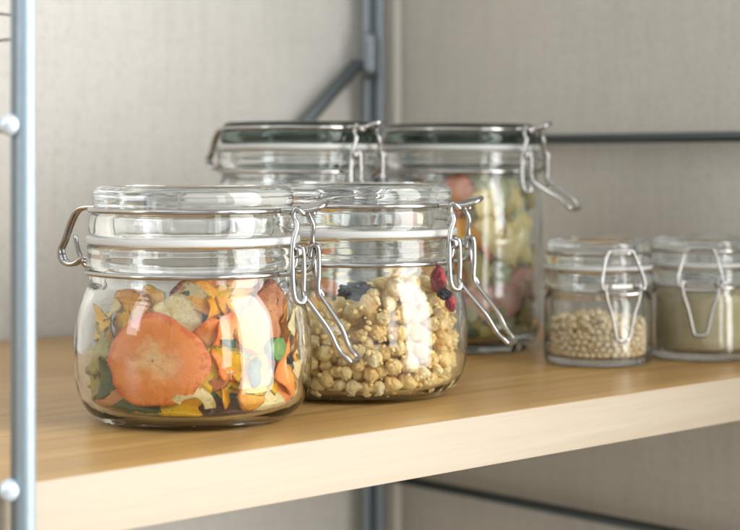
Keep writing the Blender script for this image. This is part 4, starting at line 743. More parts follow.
        L.add([(px_ - .0012, -.0082, pz - .003), (px_ - .0006, -.0084, pz + .0008), (px_ + .0008, -.0084, pz + .0022), (px_ + .0024, -.0084, pz + .0006), (px_ + .0028, -.0082, pz - .008), (kx, -.0080, kz + .002), (kx + .0025, -.0078, kz - .002),
               (kx + (lx - kx) * .55, -.0070, kz + (lz - kz) * .50), (lx - .0050, -.0062, lz + .0052), (lx - .0012, -.0056, lz + .0014), (lx, -.0036, lz), (lx, .0036, lz), (lx - .0012, .0056, lz + .0014), (lx - .0050, .0062, lz + .0052),
               (kx + (lx - kx) * .55, .0070, kz + (lz - kz) * .50), (kx + .0025, .0078, kz - .002), (kx, .0080, kz + .002), (px_ + .0028, .0082, pz - .008), (px_ + .0024, .0084, pz + .0006), (px_ + .0008, .0084, pz + .0022), (px_ - .0006, .0084, pz + .0008), (px_ - .0012, .0082, pz - .003)], wr * 1.08)
    L.build('lever', M['steel'], root)
    # bail: from the tongue down to the lever
    B = Tubes()
    if kind == 'small':
        B.add([(px_ + .0035, -.0098, pz - .0016), (px_ + .0030, -.0112, pz - .0010), (px_ + .0026, -.0116, pz + .003), (rl + .0052, -.0086, zl - .003), (rl + .0050, -.0068, zl + .0008), (rl + .0048, -.005, zl + .0018), (rl + .0048, .005, zl + .0018), (rl + .0050, .0068, zl + .0008), (rl + .0052, .0086, zl - .003), (px_ + .0026, .0116, pz + .003), (px_ + .0030, .0112, pz - .0010), (px_ + .0035, .0098, pz - .0016)], wr * 1.15)
        # flat plate between the coils
        link('hinge_plate', box_mesh('hinge_plate', px_ + .0004, px_ + .0011, -.0056, .0056, pz - .0010, pz + .0012, .0002), M['steel'], root, smooth=False)
    else:
        bz = zn - .0115
        for s in (-1, 1):
            xt = rl + .0082
            B.add([(xt + .0022, s * .0040, zl - .0012), (xt + .0018, s * .0066, zl - .0008), (xt - .0004, s * .0078, zl + .0010), (xt - .0016, s * .0080, zl - .0018), (xt + .0004, s * .0086, zl - .0060), (xt - .0006, s * .0104, zl - .0120), (xt - .0004, s * .0120, zl - .022),
                   (xt + .0004, s * .0126, bz + .005), (xt + .0016, s * .0122, bz + .0010), (xt + .0034, s * .0108, bz + .0004), (xt + .0042, s * .0096, bz + .0022), (xt + .0030, s * .0086, bz + .0044)], wr * 1.08)
    B.build('bail', M['steel'], root)
    # hinge on the far side
    H = Tubes(); ha = rad(hinge_deg); hx, hy = math.cos(ha), math.sin(ha); sx, sy = -hy, hx
    def hp(r, s, z): return (hx * r + sx * s, hy * r + sy * s, z)
    if kind == 'small':
        for s in (-1, 1):
            H.add([hp(rl, s * .004, zl), hp(rl + .004, s * .004, zl), hp(rl + .0060, s * .004, zl - .004), hp(rn + .0060, s * .004, zn + .004), hp(rn + .0045, s * .004, zn + .0010), hp(rn + .001, s * .004, zn)], wr)
    else:
        T_ = [(rl + .001, zl + .0005), (rl + .0085, zl + .0004), (rl + .0125, zl - .0030), (rl + .0165, zl - .014), (rl + .0180, zn + .0075), (rl + .0165, zn + .0028), (rl + .0125, zn + .0018), (rl + .0085, zn + .0045), (rl + .0070, zn + .0030)]
        for s in (-1, 1):
            H.add([hp(rl + (r - rl) * hs, s * (.0016 if i < 8 else .003), z) for i, (r, z) in enumerate(T_)], wr * 1.1)
        H.add([hp(rl + .0120 * hs, 0, zn + .0140), hp(rl + .0105 * hs, 0, zn + .0065), hp(rl + .0085, 0, zn + .0010), hp(rl + .0062, .001, zn - .0020), hp(rl + .002, .0015, zn + .0002)], wr)
        co = [hp(rl + .0078 + .0020 * math.cos(q / 3), -.004 + q * .00032, zn + .0028 + .0020 * math.sin(q / 3)) for q in range(26)]
        H.add(co, wr * .85, sub=1, seg=8)
    H.build('hinge', M['steel'], root)
    return root, C

j1, C1 = jar(193.5, .704, 20, 'front left glass clip top jar filled with colourful dried vegetable slices', hs=1.2, lever=(.0728, .0265))
j1.scale = (.985, .985, .996)
j2, C2 = jar(359.5, .780, 26, 'glass clip top jar filled with golden puffed granola and a few berries')
j3, C3 = jar(301, .926, 44, 'tall jar with dark green lid, left one of the two tall jars', 'tall', hinge_deg=196, lever=(.0760, .034))
j4, C4 = jar(461, .974, 39, 'tall jar with dark green lid, right one of the two, holding dried fruit', 'tall', lever=(.0770, .0410))
j5, C5 = jar(598, .899, 76, 'small glass clip top jar filled with pale round beans', 'small', group='small clip top jars')
j6, C6 = jar(702.5, .926, 103, 'small glass clip top jar of olive beige powder at the right edge', 'small', group='small clip top jars')

# ------------------------------------------------------------------ dried slices
def chip_mat(name, centre, mid_c, rim, spots=None, sss=.35):
    m, nt, b = new_mat(name)
    t = nt.nodes.new('ShaderNodeTexCoord'); at = nt.nodes.new('ShaderNodeAttribute'); at.attribute_name = 'rad'
    v = coords(nt); n1 = noise_tex(nt, v, 190, 6, .68, .8); n2 = noise_tex(nt, v, 620, 5, .7)
    ad = nt.nodes.new('ShaderNodeMath'); ad.operation = 'MULTIPLY_ADD'; ad.inputs[1].default_value = .95; ad.inputs[2].default_value = -.47
    nt.links.new(n1, ad.inputs[0])
    a2 = nt.nodes.new('ShaderNodeMath'); a2.operation = 'ADD'; nt.links.new(ad.outputs[0], a2.inputs[0]); nt.links.new(at.outputs['Fac'], a2.inputs[1])
    c = ramp(nt, [(.12, centre), (.55, mid_c), (.86, mid_c), (.97, rim)], a2.outputs[0])
    dk = spots or tuple(x * .55 for x in mid_c)
    c = mix(nt, c, dk, ramp(nt, [(.52, (0, 0, 0)), (.70, (.75,) * 3)], n2))
    nt.links.new(c, b.inputs['Base Color']); b.inputs['Roughness'].default_value = .42
    b.inputs['Subsurface Weight'].default_value = sss * .6; b.inputs['Subsurface Scale'].default_value = .0006
    b.inputs['Subsurface Radius'].default_value = (1, .7, .5)
    ad2 = nt.nodes.new('ShaderNodeMath'); ad2.operation = 'ADD'; nt.links.new(n1, ad2.inputs[0]); nt.links.new(n2, ad2.inputs[1])
    bump(nt, b, ad2.outputs[0], .6, .0006)
    tr_ = nt.nodes.new('ShaderNodeBsdfTranslucent'); nt.links.new(c, tr_.inputs['Color'])
    ms = nt.nodes.new('ShaderNodeMixShader'); ms.inputs[0].default_value = .10
    nt.links.new(b.outputs[0], ms.inputs[1]); nt.links.new(tr_.outputs[0], ms.inputs[2])
    nt.links.new(ms.outputs[0], nt.nodes['Material Output'].inputs['Surface'])
    return m
K = {
 'straw': chip_mat('straw_piece', (.90, .80, .45), (.86, .72, .34), (.60, .50, .18)),
 'orange': chip_mat('orange_slice', (.99, .62, .28), (.97, .31, .055), (.80, .16, .02), spots=(.88, .30, .06)),
 'amber': chip_mat('amber_slice', (.92, .52, .03), (.90, .38, .008), (.50, .17, .01)),
 'yellow': chip_mat('yellow_slice', (.97, .66, .03), (.95, .50, .008), (.16, .20, .02)),
 'cream': chip_mat('cream_slice', (.88, .76, .38), (.84, .68, .32), (.56, .38, .10)),
 'olive': chip_mat('olive_slice', (.50, .44, .14), (.42, .33, .09), (.10, .12, .03)),
 'green': chip_mat('green_piece', (.22, .36, .08), (.14, .28, .05), (.06, .16, .03)),
 'darkgreen': chip_mat('dark_green_piece', (.09, .14, .05), (.035, .085, .03), (.02, .045, .02)),
 'brown': chip_mat('brown_slice', (.76, .34, .13), (.62, .21, .07), (.22, .04, .015)),
 'purple': chip_mat('dark_purple_piece', (.10, .04, .03), (.06, .02, .02), (.03, .01, .01)),
 'pink': chip_mat('pink_piece', (.86, .62, .48), (.80, .46, .36), (.62, .27, .20)),
 'sage': chip_mat('sage_piece', (.64, .63, .40), (.56, .56, .33), (.38, .40, .18)),
}
RIN = {'half': ([.0, .0040, .0046, .0070, .0112, .019, .028, .038, .046, .052, .056, .06, .08], [.020, .030, .036, .0415, .0446, .0464, .0468, .0462, .0448, .0424, .0404, .0396, .0394]),
       'tall': ([.0, .0058, .0062, .0078, .012, .019, .032, .06, .08, .087, .093, .0965, .1], [.020, .030, .034, .0385, .0418, .0432, .0437, .0437, .0436, .043, .0416, .0404, .0394])}
RIN['front'] = ([z * .996 for z in RIN['half'][0]], [r * .985 for r in RIN['half'][1]])
rng = random.Random(11)
def slice_obj(C, kind, c, nrm, r, mat, label, name='dried_slice', curl=.15, wav=.24, asp=1.0, spin=0.0, thick=.0008, point=0.0, group=None, cat='dried slice', arc=1.0, hole=0.0):
    """a curled dried slice: a ring or disc grid with thickness, pressed against the glass where it touches it"""
    nr, na = (14, 56) if r > .010 else (9, 36)
    sd = Vector((rng.uniform(0, 50), rng.uniform(0, 50), rng.uniform(0, 50)))
    n = Vector(nrm).normalized()
    ux = Vector((0, 0, 1)).cross(n)
    ux = ux.normalized() if ux.length > .05 else Vector((1, 0, 0))
    uy = n.cross(ux)
    cs, sn = math.cos(spin), math.sin(spin); ux, uy = ux * cs + uy * sn, uy * cs - ux * sn
    top, bot, rads = [], [], []
    zz, rr_ = RIN[kind]
    for side in (1, -1):
        for i in range(nr + 1):
            f = (hole + (1 - hole) * i / nr) if i else max(hole, .02)
            ff = f if f < .97 else .985
            for k in range(na):
                a = 2 * math.pi * k / na * arc - math.pi * arc
                rr = r * (1 + .07 * noise.noise(Vector((math.cos(a) * 1.3, math.sin(a) * 1.3, 0)) + sd) * 2 + point * max(0, math.cos(a)) ** 6) 
                x = rr * ff * math.cos(a) * asp; y = rr * ff * math.sin(a)
                h = curl * (x * x) / r - curl * .5 * y * y / r + wav * r * f * f * noise.noise(Vector((math.cos(a) * 1.8, math.sin(a) * 1.8, f)) + sd * 1.7)
                h += .045 * r * noise.noise(Vector((x, y, 0)) * 230 + sd) + .02 * r * noise.noise(Vector((x, y, 0)) * 600 + sd) + .06 * r * f ** 4 * math.sin(a * 3 + sd.x) + .05 * r * f ** 3 * math.sin(a * 7 + sd.y * 3)
                e_ = thick / 2 * math.sqrt(max(0.02, 1 - f ** 6))
                p = Vector(c) + ux * x + uy * y + n * (-h + side * e_)
                lp = Vector((p.x - C.x, p.y - C.y, 0)); q = lp.length
                p.z = max(p.z, (.0048 if kind == 'front' else .0066) + (thick if side > 0 else 0))
                lim = float(np.interp(p.z, zz, rr_)) - .0006 - (thick * .9 if side * (n.dot(lp)) < 0 else 0)
                if q > lim: p.x = C.x + lp.x * lim / q; p.y = C.y + lp.y * lim / q
                (top if side > 0 else bot).append(p); 
                rads.append(f)
    vs_ = top + bot; off = len(top); fs = []
    kk = na if arc >= 1 else na - 1
    for i in range(nr):
        for k in range(kk):
            a, b, c2_, d = i * na + k, i * na + (k + 1) % na, (i + 1) * na + (k + 1) % na, (i + 1) * na + k
            fs.append((a, d, c2_, b)); fs.append((off + a, off + b, off + c2_, off + d))
    for k in range(kk):
        a, b = nr * na + k, nr * na + (k + 1) % na
        fs.append((a, off + a, off + b, b))
        a, b = k, (k + 1) % na
        fs.append((b, off + b, off + a, a))
    if arc < 1:
        for i in range(nr):
            for k in (0, na - 1):
                a, b = i * na + k, (i + 1) * na + k
                fs.append((a, b, off + b, off + a) if k == 0 else (b, a, off + a, off + b))
    cen = Vector(c)
    me = mesh(name, [v - cen for v in vs_], fs)
    at = me.attributes.new('rad', 'FLOAT', 'POINT'); at.data.foreach_set('value', rads)
    o = link(name, me, K[mat]); o.location = cen
    tag(o, label, cat, group)
    return o

def wall_slice(C, kind, x, y, r, mat, label, inset=.0, yaw=0.0, pitch=0.0, **kw):
    """lay a slice just inside the front wall of the jar at the place seen at pixel (x, y)"""
    D = math.hypot(C.x, C.y)
    for _ in range(3):
        pass
    lat = (x - CX) / FX                       # ray slope
    z = HC - (y - CY) / FX * (D - .035)
    Ri = float(np.interp(max(z, .012), *RIN[kind])) - .0016
    rc = math.sqrt(max(Ri * Ri - (r * .82) ** 2, 1e-6)) - inset
    # intersect the vertical ray plane with the circle of radius rc
    dvec_ = (F + R * lat).normalized(); o2 = Vector((0, 0, 0)); cc = Vector((C.x, C.y, 0))
    bq_ = dvec_.dot(cc); disc = rc * rc - (cc.dot(cc) - bq_ * bq_)
    if disc < 0: tq = bq_; p = dvec_ * tq; p = cc + (p - cc).normalized() * rc
    else: p = dvec_ * (bq_ - math.sqrt(disc))
    v = p.dot(F); z = HC - (y - CY) / FX * v
    n = (p - cc).normalized()
    sd = Vector((-n.y, n.x, 0))
    n = (n + sd * math.tan(yaw) + Vector((0, 0, 1)) * math.tan(pitch)).normalized()
    return slice_obj(C, kind, (p.x, p.y, z), n, r, mat, label, **kw)

G1 = 'dried vegetable slices in the front left jar'
D1 = [  # x, y, r, colour, label, extras
 (154, 361, .0182, 'orange', 'large round orange slice pressed flat against the glass of the front left jar', dict(curl=.06, wav=.10, asp=1.13, point=.12, inset=-.0015, thick=.0018)),
 (98, 350, .0110, 'olive', 'olive grey slice at the far left behind the large orange slice', dict(curl=.25, inset=.002, pitch=.2)),
 (128, 314, .0110, 'amber', 'amber slice sticking up above the upper left of the large orange slice', dict(curl=.2, inset=.009, asp=1.6)),
 (99, 322, .0075, 'yellow', 'small yellow piece at the upper left wall of the front left jar', dict(curl=.3, inset=.002)),
 (176, 322, .0105, 'cream', 'pale cream slice peeping out above the large orange slice', dict(curl=.15, inset=.0055, spin=.5)),
 (198, 312, .0080, 'darkgreen', 'dark green leaf shaped piece behind the pale cream slice', dict(curl=.4, inset=.008, asp=1.6, spin=.6, pitch=.3)),
 (228, 322, .0205, 'brown', 'large reddish brown slice filling the upper right of the front left jar', dict(curl=.10, wav=.12, inset=.009, pitch=.15, thick=.0016)),
 (240, 345, .0150, 'orange', 'orange slice in front of the large reddish brown slice', dict(curl=.15, inset=.004, yaw=.3)),
 (268, 312, .0130, 'brown', 'dark edged brown slice curving up at the right side of the front left jar', dict(curl=.5, inset=.003, yaw=-.3, asp=.7)),
 (276, 349, .0048, 'green', 'small bright green piece at the right of the front left jar', dict(curl=.2, inset=-.0005, thick=.003)),
 (216, 383, .0165, 'yellow', 'bright yellow slice with a green rim to the right of the large orange slice', dict(curl=.12, wav=.12, inset=.0035, pitch=-.25, asp=1.15)),
 (254, 372, .0062, 'darkgreen', 'narrow dark green piece between yellow slice and right side', dict(curl=.2, asp=.5, inset=-.0005)),
 (283, 366, .0130, 'orange', 'bent orange slice standing at the lower right of the front left jar', dict(curl=.45, inset=.001, yaw=.35, asp=.55, spin=.45)),
 (300, 352, .0090, 'amber', 'narrow amber slice at the far right wall of the front left jar', dict(curl=.3, inset=.001, asp=.6)),
 (252, 391, .0078, 'amber', 'small amber wedge at the bottom right of the yellow slice', dict(curl=.1, inset=-.0005, asp=.9)),
 (296, 384, .0105, 'cream', 'pale cream slice leaning at the lower right wall of the front left jar', dict(curl=.2, inset=.000, asp=.6, spin=-.3)),
 (272, 400, .0085, 'cream', 'flat pale slice lying on the bottom right of the front left jar', dict(curl=.2, inset=.000, asp=1.5, pitch=.7)),
 (191, 411, .0098, 'cream', 'curled pale crescent slice lying below the large orange slice', dict(curl=.05, wav=.03, inset=-.002, arc=.40, hole=.55, spin=1.4, pitch=.1, thick=.003)),
 (172, 410, .0095, 'yellow', 'thin yellow rimmed slice lying flat under the pale crescent slice', dict(curl=.3, inset=.001, asp=1.5, pitch=.9)),
 (238, 402, .0120, 'purple', 'dark purple brown slice lying low in the middle of the front left jar', dict(curl=.3, inset=.003, asp=1.5, pitch=.8)),
 (213, 404, .0090, 'purple', 'crinkled dark purple piece behind the pale crescent slice', dict(curl=.5, inset=.004, pitch=.4)),
 (128, 398, .0130, 'darkgreen', 'dark green slice lying low at the left under the large orange slice', dict(curl=.2, inset=.002, pitch=.9, asp=1.4)),
 (148, 410, .0120, 'olive', 'olive green slice lying near the bottom left of the front left jar', dict(curl=.3, inset=.001, pitch=1.0, asp=1.4)),
 (106, 377, .0080, 'darkgreen', 'dark green crinkled piece at the left wall of the front left jar', dict(curl=.6, inset=.002)),
 (108, 392, .0105, 'brown', 'curved brown slice hugging the lower left wall of the front left jar', dict(curl=.3, inset=.001, pitch=.5, asp=1.2)),
 (300, 330, .0105, 'cream', 'pale slice at the upper right wall of the front left jar beside the clamp', dict(curl=.3, inset=.001, asp=.7)),
 (290, 318, .0100, 'amber', 'amber slice under the clamp of the front left jar', dict(curl=.3, inset=.004, asp=.8)),
 (270, 372, .0120, 'orange', 'bright orange folded slice right of the yellow slice', dict(curl=.6, inset=.005, asp=.8, spin=.4)),
 (302, 372, .0090, 'olive', 'olive sliver at the lower right wall of the front left jar', dict(curl=.3, inset=.0015, asp=.6, yaw=-.2)),
 (282, 392, .0095, 'orange', 'orange slice lying low at the right behind the flat pale slice', dict(curl=.3, inset=.003, asp=1.2, pitch=.4)),
 (252, 330, .0100, 'amber', 'glossy amber slice at the top middle of the front left jar', dict(curl=.4, inset=.0015, asp=.8, pitch=.2)),
 (203, 300, .0105, 'brown', 'brown slice standing at the very top of the pile in the front left jar', dict(curl=.4, inset=.010, asp=1.2)),
 (245, 296, .0090, 'amber', 'amber slice topping the pile near the neck of the front left jar', dict(curl=.4, inset=.006, asp=1.3)),
 (212, 345, .0100, 'orange', 'glossy orange slice touching the right tip of the large orange slice', dict(curl=.3, inset=.004, asp=.9)),
 (152, 305, .0080, 'yellow', 'yellow slice tip at the top left of the pile in the front left jar', dict(curl=.4, inset=.009, asp=.8)),
 (93, 368, .0085, 'cream', 'pale slice against the far left wall beside the large orange slice', dict(curl=.4, inset=.002, asp=.7)),
 (94, 388, .0090, 'olive', 'olive curl low against the far left wall of the front left jar', dict(curl=.4, inset=.001, asp=.8, spin=.5)),
 (168, 416, .0085, 'green', 'green edged leaf lying on the bottom below the large orange slice', dict(curl=.3, inset=.004, asp=1.8, pitch=1.1)),
 (118, 405, .0100, 'cream', 'buff slice lying flat at the lower left of the front left jar', dict(curl=.3, inset=.002, asp=1.5, pitch=1.2)),
 (262, 412, .0100, 'amber', 'thin amber slice lying flat at the bottom right of the front left jar', dict(curl=.3, inset=.004, asp=1.5, pitch=1.2)),
 (122, 392, .0085, 'purple', 'dark sliver tucked under the left of the large orange slice', dict(curl=.2, inset=.006, pitch=.5, asp=1.5)),
]
for x, y, r, mt, lab, kw in D1:
    wall_slice(C1, 'front', x, y, r, mt, lab, group=G1, **kw)
# small curls wedged between the big ones, a little behind the glass
pal = ['amber', 'yellow', 'brown', 'olive', 'yellow', 'purple', 'amber', 'cream', 'olive', 'darkgreen', 'yellow']
long_name = {'orange': 'orange', 'yellow': 'yellow', 'brown': 'reddish brown', 'cream': 'pale cream', 'amber': 'amber', 'olive': 'olive', 'purple': 'dark purple', 'darkgreen': 'dark green', 'pink': 'pink', 'sage': 'sage green', 'straw': 'straw yellow'}
rows = [(400, 98, 290, 17), (380, 88, 300, 18), (357, 86, 304, 17), (334, 90, 302, 15), (314, 104, 296, 11), (300, 180, 280, 6)]
ci = 0
for ry, xa, xb, nn in rows:
    for j in range(nn):
        x = xa + (xb - xa) * (j + rng.uniform(.2, .8)) / nn; y = ry + rng.uniform(-7, 7)
        mt = pal[(ci * 7) % 11]; ci += 1
        if y > 388 and 160 < x < 222: continue
        if ry < 340 and mt in ('purple', 'olive'): mt = 'amber'
        side_ = 'left' if x < 150 else ('middle' if x < 235 else 'right'); hi = 'low' if y > 385 else ('halfway up' if y > 340 else 'high')
        wall_slice(C1, 'front', x, y, rng.uniform(.0045, .0085), mt, 'small %s curl wedged %s at the %s of the front left jar' % (long_name[mt], hi, side_),
                   inset=rng.uniform(.004, .009) + (.006 if math.hypot(x - 153, y - 358) < 60 else 0), curl=rng.uniform(.2, .6), wav=.16, asp=rng.uniform(.6, 1.5), spin=rng.uniform(0, 3), pitch=rng.uniform(-.3, .8), yaw=rng.uniform(-.7, .7), group=G1)
# slices deeper inside
cols1 = ['orange', 'yellow', 'brown', 'cream', 'amber', 'olive', 'purple', 'orange', 'amber', 'brown', 'darkgreen', 'yellow']
names = {'orange': 'orange', 'yellow': 'yellow', 'brown': 'reddish brown', 'cream': 'pale cream', 'amber': 'amber', 'olive': 'olive', 'purple': 'dark purple', 'darkgreen': 'dark green', 'pink': 'pink', 'sage': 'sage green', 'green': 'green', 'straw': 'straw yellow'}
for i in range(22):
    a = i * 2.4; q = .003 + .016 * ((i * 7) % 10) / 10
    z = .010 + .036 * i / 22
    mt = cols1[i % 12]
    if z > .038: mt = ['amber', 'orange', 'brown'][i % 3]
    n = Vector((math.cos(a * 1.7), math.sin(a * 1.7), .5 + .8 * rng.random()))
    slice_obj(C1, 'front', (C1.x + q * math.cos(a), C1.y + q * math.sin(a), z), n, rng.uniform(.010, .014), mt,
              '%s slice buried in the middle of the front left jar, mostly hidden' % names[mt], curl=rng.uniform(.1, .4), group=G1, asp=rng.uniform(.8, 1.3))

def fleck_mesh():
    vs_, fs = [], []; rc = random.Random(21)
    for i in range(150):
        a = rc.uniform(0, 2 * math.pi); z = .0050 + rc.random() ** 2 * .004
        rr = (float(np.interp(z, *RIN['half'])) - .0018) * rc.uniform(.55, 1)
        p = Vector((C1.x + rr * math.cos(a), C1.y + rr * math.sin(a), z)); off = len(vs_)
        w_ = rc.uniform(.0006, .0020); l_ = rc.uniform(.0006, .0024); b_ = rc.uniform(0, 6); t_ = rc.uniform(-.4, .4)
        n_ = 6
        for hz in (-.0003, .0003):
            for k in range(n_):
                g = 2 * math.pi * k / n_; q = rc.uniform(.75, 1.1); x, y = w_ * q * math.cos(g), l_ * q * math.sin(g)
                vs_.append(p + Vector((x * math.cos(b_) - y * math.sin(b_), x * math.sin(b_) + y * math.cos(b_), hz + x * t_)))
        fs.append(tuple(off + k for k in range(n_ - 1, -1, -1))); fs.append(tuple(off + n_ + k for k in range(n_)))
        for k in range(n_): fs.append((off + k, off + (k + 1) % n_, off + n_ + (k + 1) % n_, off + n_ + k))
    return mesh('vegetable_crumbs', vs_, fs)
tag(link('vegetable_crumbs', fleck_mesh(), K['brown'], smooth=False), 'brown crumbs on the bottom of the front left jar', 'crumbs', kind='stuff')

# tall jar with dried fruit
G4 = 'dried fruit pieces in the right tall jar'
D4 = [
 (455, 196, .0110, 'brown', 'brown slice high up behind the front granola jar lid', {}), (432, 205, .0100, 'pink', 'pinkish slice at the upper left of the right tall jar', {}),
 (508, 192, .0100, 'sage', 'greyish green slice at the top right of the right tall jar', {}), (530, 200, .0080, 'olive', 'olive slice at the upper right wall of the right tall jar', {}),
 (486, 205, .0110, 'cream', 'pale cream slice high in the middle of the right tall jar', {}),
 (520, 238, .0140, 'straw', 'large crinkled yellow piece at the right of the right tall jar', dict(curl=.5, wav=.3)), (505, 252, .0100, 'cream', 'pale yellow piece beside the large crinkled yellow one', dict(curl=.5)),
 (532, 262, .0095, 'cream', 'creamy piece at the right wall under the crinkled yellow one', {}), (487, 235, .0120, 'cream', 'pale slice in the middle of the right tall jar', {}),
 (500, 275, .0100, 'sage', 'sage green piece halfway down the right tall jar', {}), (520, 288, .0120, 'pink', 'dusty pink piece at the lower right of the right tall jar', dict(curl=.4)),
 (505, 300, .0100, 'pink', 'pink piece next to the lever of the granola jar', {}), (534, 290, .0080, 'brown', 'reddish piece at the lower right wall of the right tall jar', {}),
 (480, 300, .0110, 'pink', 'salmon pink slice low in the right tall jar', {}), (475, 270, .0110, 'olive', 'olive piece behind the granola jar', {}),
 (525, 313, .0090, 'olive', 'dark olive piece low at the right of the right tall jar', {}), (500, 322, .0090, 'sage', 'sage green piece near the bottom of the right tall jar', {}),
 (485, 333, .0100, 'olive', 'olive piece on the bottom of the right tall jar', {}), (515, 334, .0085, 'sage', 'rounded green piece on the bottom right of the right tall jar', {}),
 (470, 325, .0090, 'darkgreen', 'dark green piece at the bottom of the right tall jar beside the granola jar', {}), (532, 328, .0070, 'darkgreen', 'small dark green piece at the bottom right wall of the right tall jar', {}),
 (497, 343, .0080, 'cream', 'pale piece lying at the very bottom of the right tall jar', {}), (460, 240, .0120, 'amber', 'amber slice behind the granola jar in the right tall jar', {}),
 (445, 275, .0120, 'brown', 'brown slice behind the granola in the right tall jar', {}), (410, 230, .0110, 'olive', 'olive slice at the left wall of the right tall jar', {}), (430, 245, .0110, 'cream', 'cream slice at the left of the right tall jar', {}),
]
for x, y, r, mt, lab, kw in D4:
    k2 = dict(curl=.35, wav=.25, pitch=rng.uniform(-.3, .4), yaw=rng.uniform(-.4, .4), spin=rng.uniform(0, 3), inset=rng.uniform(0, .003), thick=.0022, asp=rng.uniform(.75, 1.2)); k2.update(kw)
    wall_slice(C4, 'tall', x, y, r, mt, lab, group=G4, name='dried_fruit_piece', cat='dried fruit', **k2)
pal = ['straw', 'sage', 'pink', 'cream', 'olive', 'brown', 'straw', 'sage', 'cream']
ci = 0
for ry, nn in ((340, 5), (318, 6), (295, 6), (272, 6), (250, 6), (228, 6), (206, 6), (190, 5)):
    for j in range(nn):
        x = 415 + 120 * (j + rng.uniform(.2, .8)) / nn; y = ry + rng.uniform(-7, 7); mt = pal[(ci * 4) % 9]; ci += 1
        side_ = 'left' if x < 455 else ('middle' if x < 500 else 'right'); hi = 'low' if y > 305 else ('halfway up' if y > 240 else 'high')
        wall_slice(C4, 'tall', x, y, rng.uniform(.006, .0095), mt, 'small %s piece %s at the %s of the right tall jar' % (long_name[mt], hi, side_), name='dried_fruit_piece', cat='dried fruit',
                   inset=rng.uniform(.003, .008), curl=rng.uniform(.3, .6), wav=.18, asp=rng.uniform(.7, 1.4), spin=rng.uniform(0, 3), pitch=rng.uniform(-.3, .6), yaw=rng.uniform(-.6, .6), thick=.0016, group=G4)
for i in range(18):
    a = i * 2.4; q = .004 + .020 * ((i * 7) % 10) / 10; z = .012 + .072 * i / 18
    mt = ['olive', 'pink', 'cream', 'sage', 'pink', 'straw'][i % 6]
    slice_obj(C4, 'tall', (C4.x + q * math.cos(a), C4.y + q * math.sin(a), z), Vector((math.cos(a * 1.3), math.sin(a * 1.3), 1)), rng.uniform(.011, .015), mt,
              '%s piece buried in the middle of the right tall jar, mostly hidden' % names[mt], name='dried_fruit_piece', cat='dried fruit', curl=.4, wav=.25, thick=.002, group=G4)
G3 = 'dried slices in the left tall jar'
for i in range(30):
    a = i * 2.4; q = .010 + .024 * ((i * 7) % 10) / 10; z = .012 + .066 * i / 30
    mt = ['olive', 'amber', 'cream', 'brown', 'cream', 'sage'][i % 6]
    slice_obj(C3, 'tall', (C3.x + q * math.cos(a), C3.y + q * math.sin(a), z), Vector((math.cos(a), math.sin(a), .8)), rng.uniform(.010, .014), mt,
              '%s slice in the left tall jar, half hidden behind the front jars' % names[mt], name='dried_fruit_piece', cat='dried fruit', curl=.35, wav=.2, thick=.0018, group=G3)

# ------------------------------------------------------------------ granola
def food_mat(name, c0, c1, c2, sc=220, sss=.4, bmp=1.0, dist=.0005):
    m, nt, b = new_mat(name)
    v = coords(nt); oi = nt.nodes.new('ShaderNodeObjectInfo')
    n1 = noise_tex(nt, v, sc, 4, .6); n2 = noise_tex(nt, v, sc * 5, 3, .7)
    ad = nt.nodes.new('ShaderNodeMath'); ad.operation = 'MULTIPLY_ADD'; ad.inputs[1].default_value = .35
    nt.links.new(oi.outputs['Random'], ad.inputs[0]); nt.links.new(n1, ad.inputs[2])
    c = ramp(nt, [(.35, c0), (.62, c1), (.92, c2)], ad.outputs[0])
    nt.links.new(c, b.inputs['Base Color']); b.inputs['Roughness'].default_value = .6
    b.inputs['Subsurface Weight'].default_value = sss * .5; b.inputs['Subsurface Scale'].default_value = .0006; b.inputs['Subsurface Radius'].default_value = (1, .8, .6)
    bump(nt, b, n2, bmp, dist)
    return m
GC = ((.80, .47, .14), (.93, .68, .28), (.98, .84, .50))
MG = food_mat('granola', *GC, sc=1.3, bmp=.8, dist=.0006)
MGF = food_mat('granola_fill', *GC, bmp=.4)
MB = food_mat('pale_bean', (.56, .38, .18), (.80, .64, .38), (.90, .79, .56), .8, .1, .2, .0001)
def decode(rows): return np.array(rows, float) * 1e-5

def clump_mesh(seed, sub=3):
    bm = bmesh.new(); bmesh.ops.create_icosphere(bm, subdivisions=sub, radius=1)
    r_ = random.Random(seed); bumps = [(Vector((r_.gauss(0, 1), r_.gauss(0, 1), r_.gauss(0, 1))).normalized(), r_.uniform(.45, .8), r_.uniform(.08, .24)) for _ in range(9)]
    o = Vector((seed * 3.1, 0, 0))
    for v in bm.verts:
        n = v.co.normalized(); h = .86
        for d, w_, a in bumps:
            t_ = max(0, 1 - (n - d).length / w_); h += a * t_ * (2 - t_)
        h += .16 * noise.noise(n * 2.2 + o) + .10 * noise.noise(n * 5 + o) + .05 * noise.noise(n * 11 + o)
        v.co = n * h
    me = bpy.data.meshes.new('granola_cluster'); bm.to_mesh(me); bm.free()
    me.materials.append(MG)
    for p in me.polygons: p.use_smooth = True
    return me
clumps = [clump_mesh(i, 4) for i in range(9)]
lowc = [clump_mesh(i, 2) for i in range(4)]
def to_world(C, q): return Vector((C.x, C.y, 0)) + R * q[0] + F * q[1] + Vector((0, 0, q[2]))
Q = decode(GRAN); rg = random.Random(4)
berry_at = [(px(357, 292, .755), .0064), (px(437, 280, .755), .0062), (px(449, 303, .755), .0045), (px(334, 331, .742), .004)]
def near_berry(p): return any((p - b).length < r + .0015 for b, r in berry_at)
stuff = []
cnt = 0
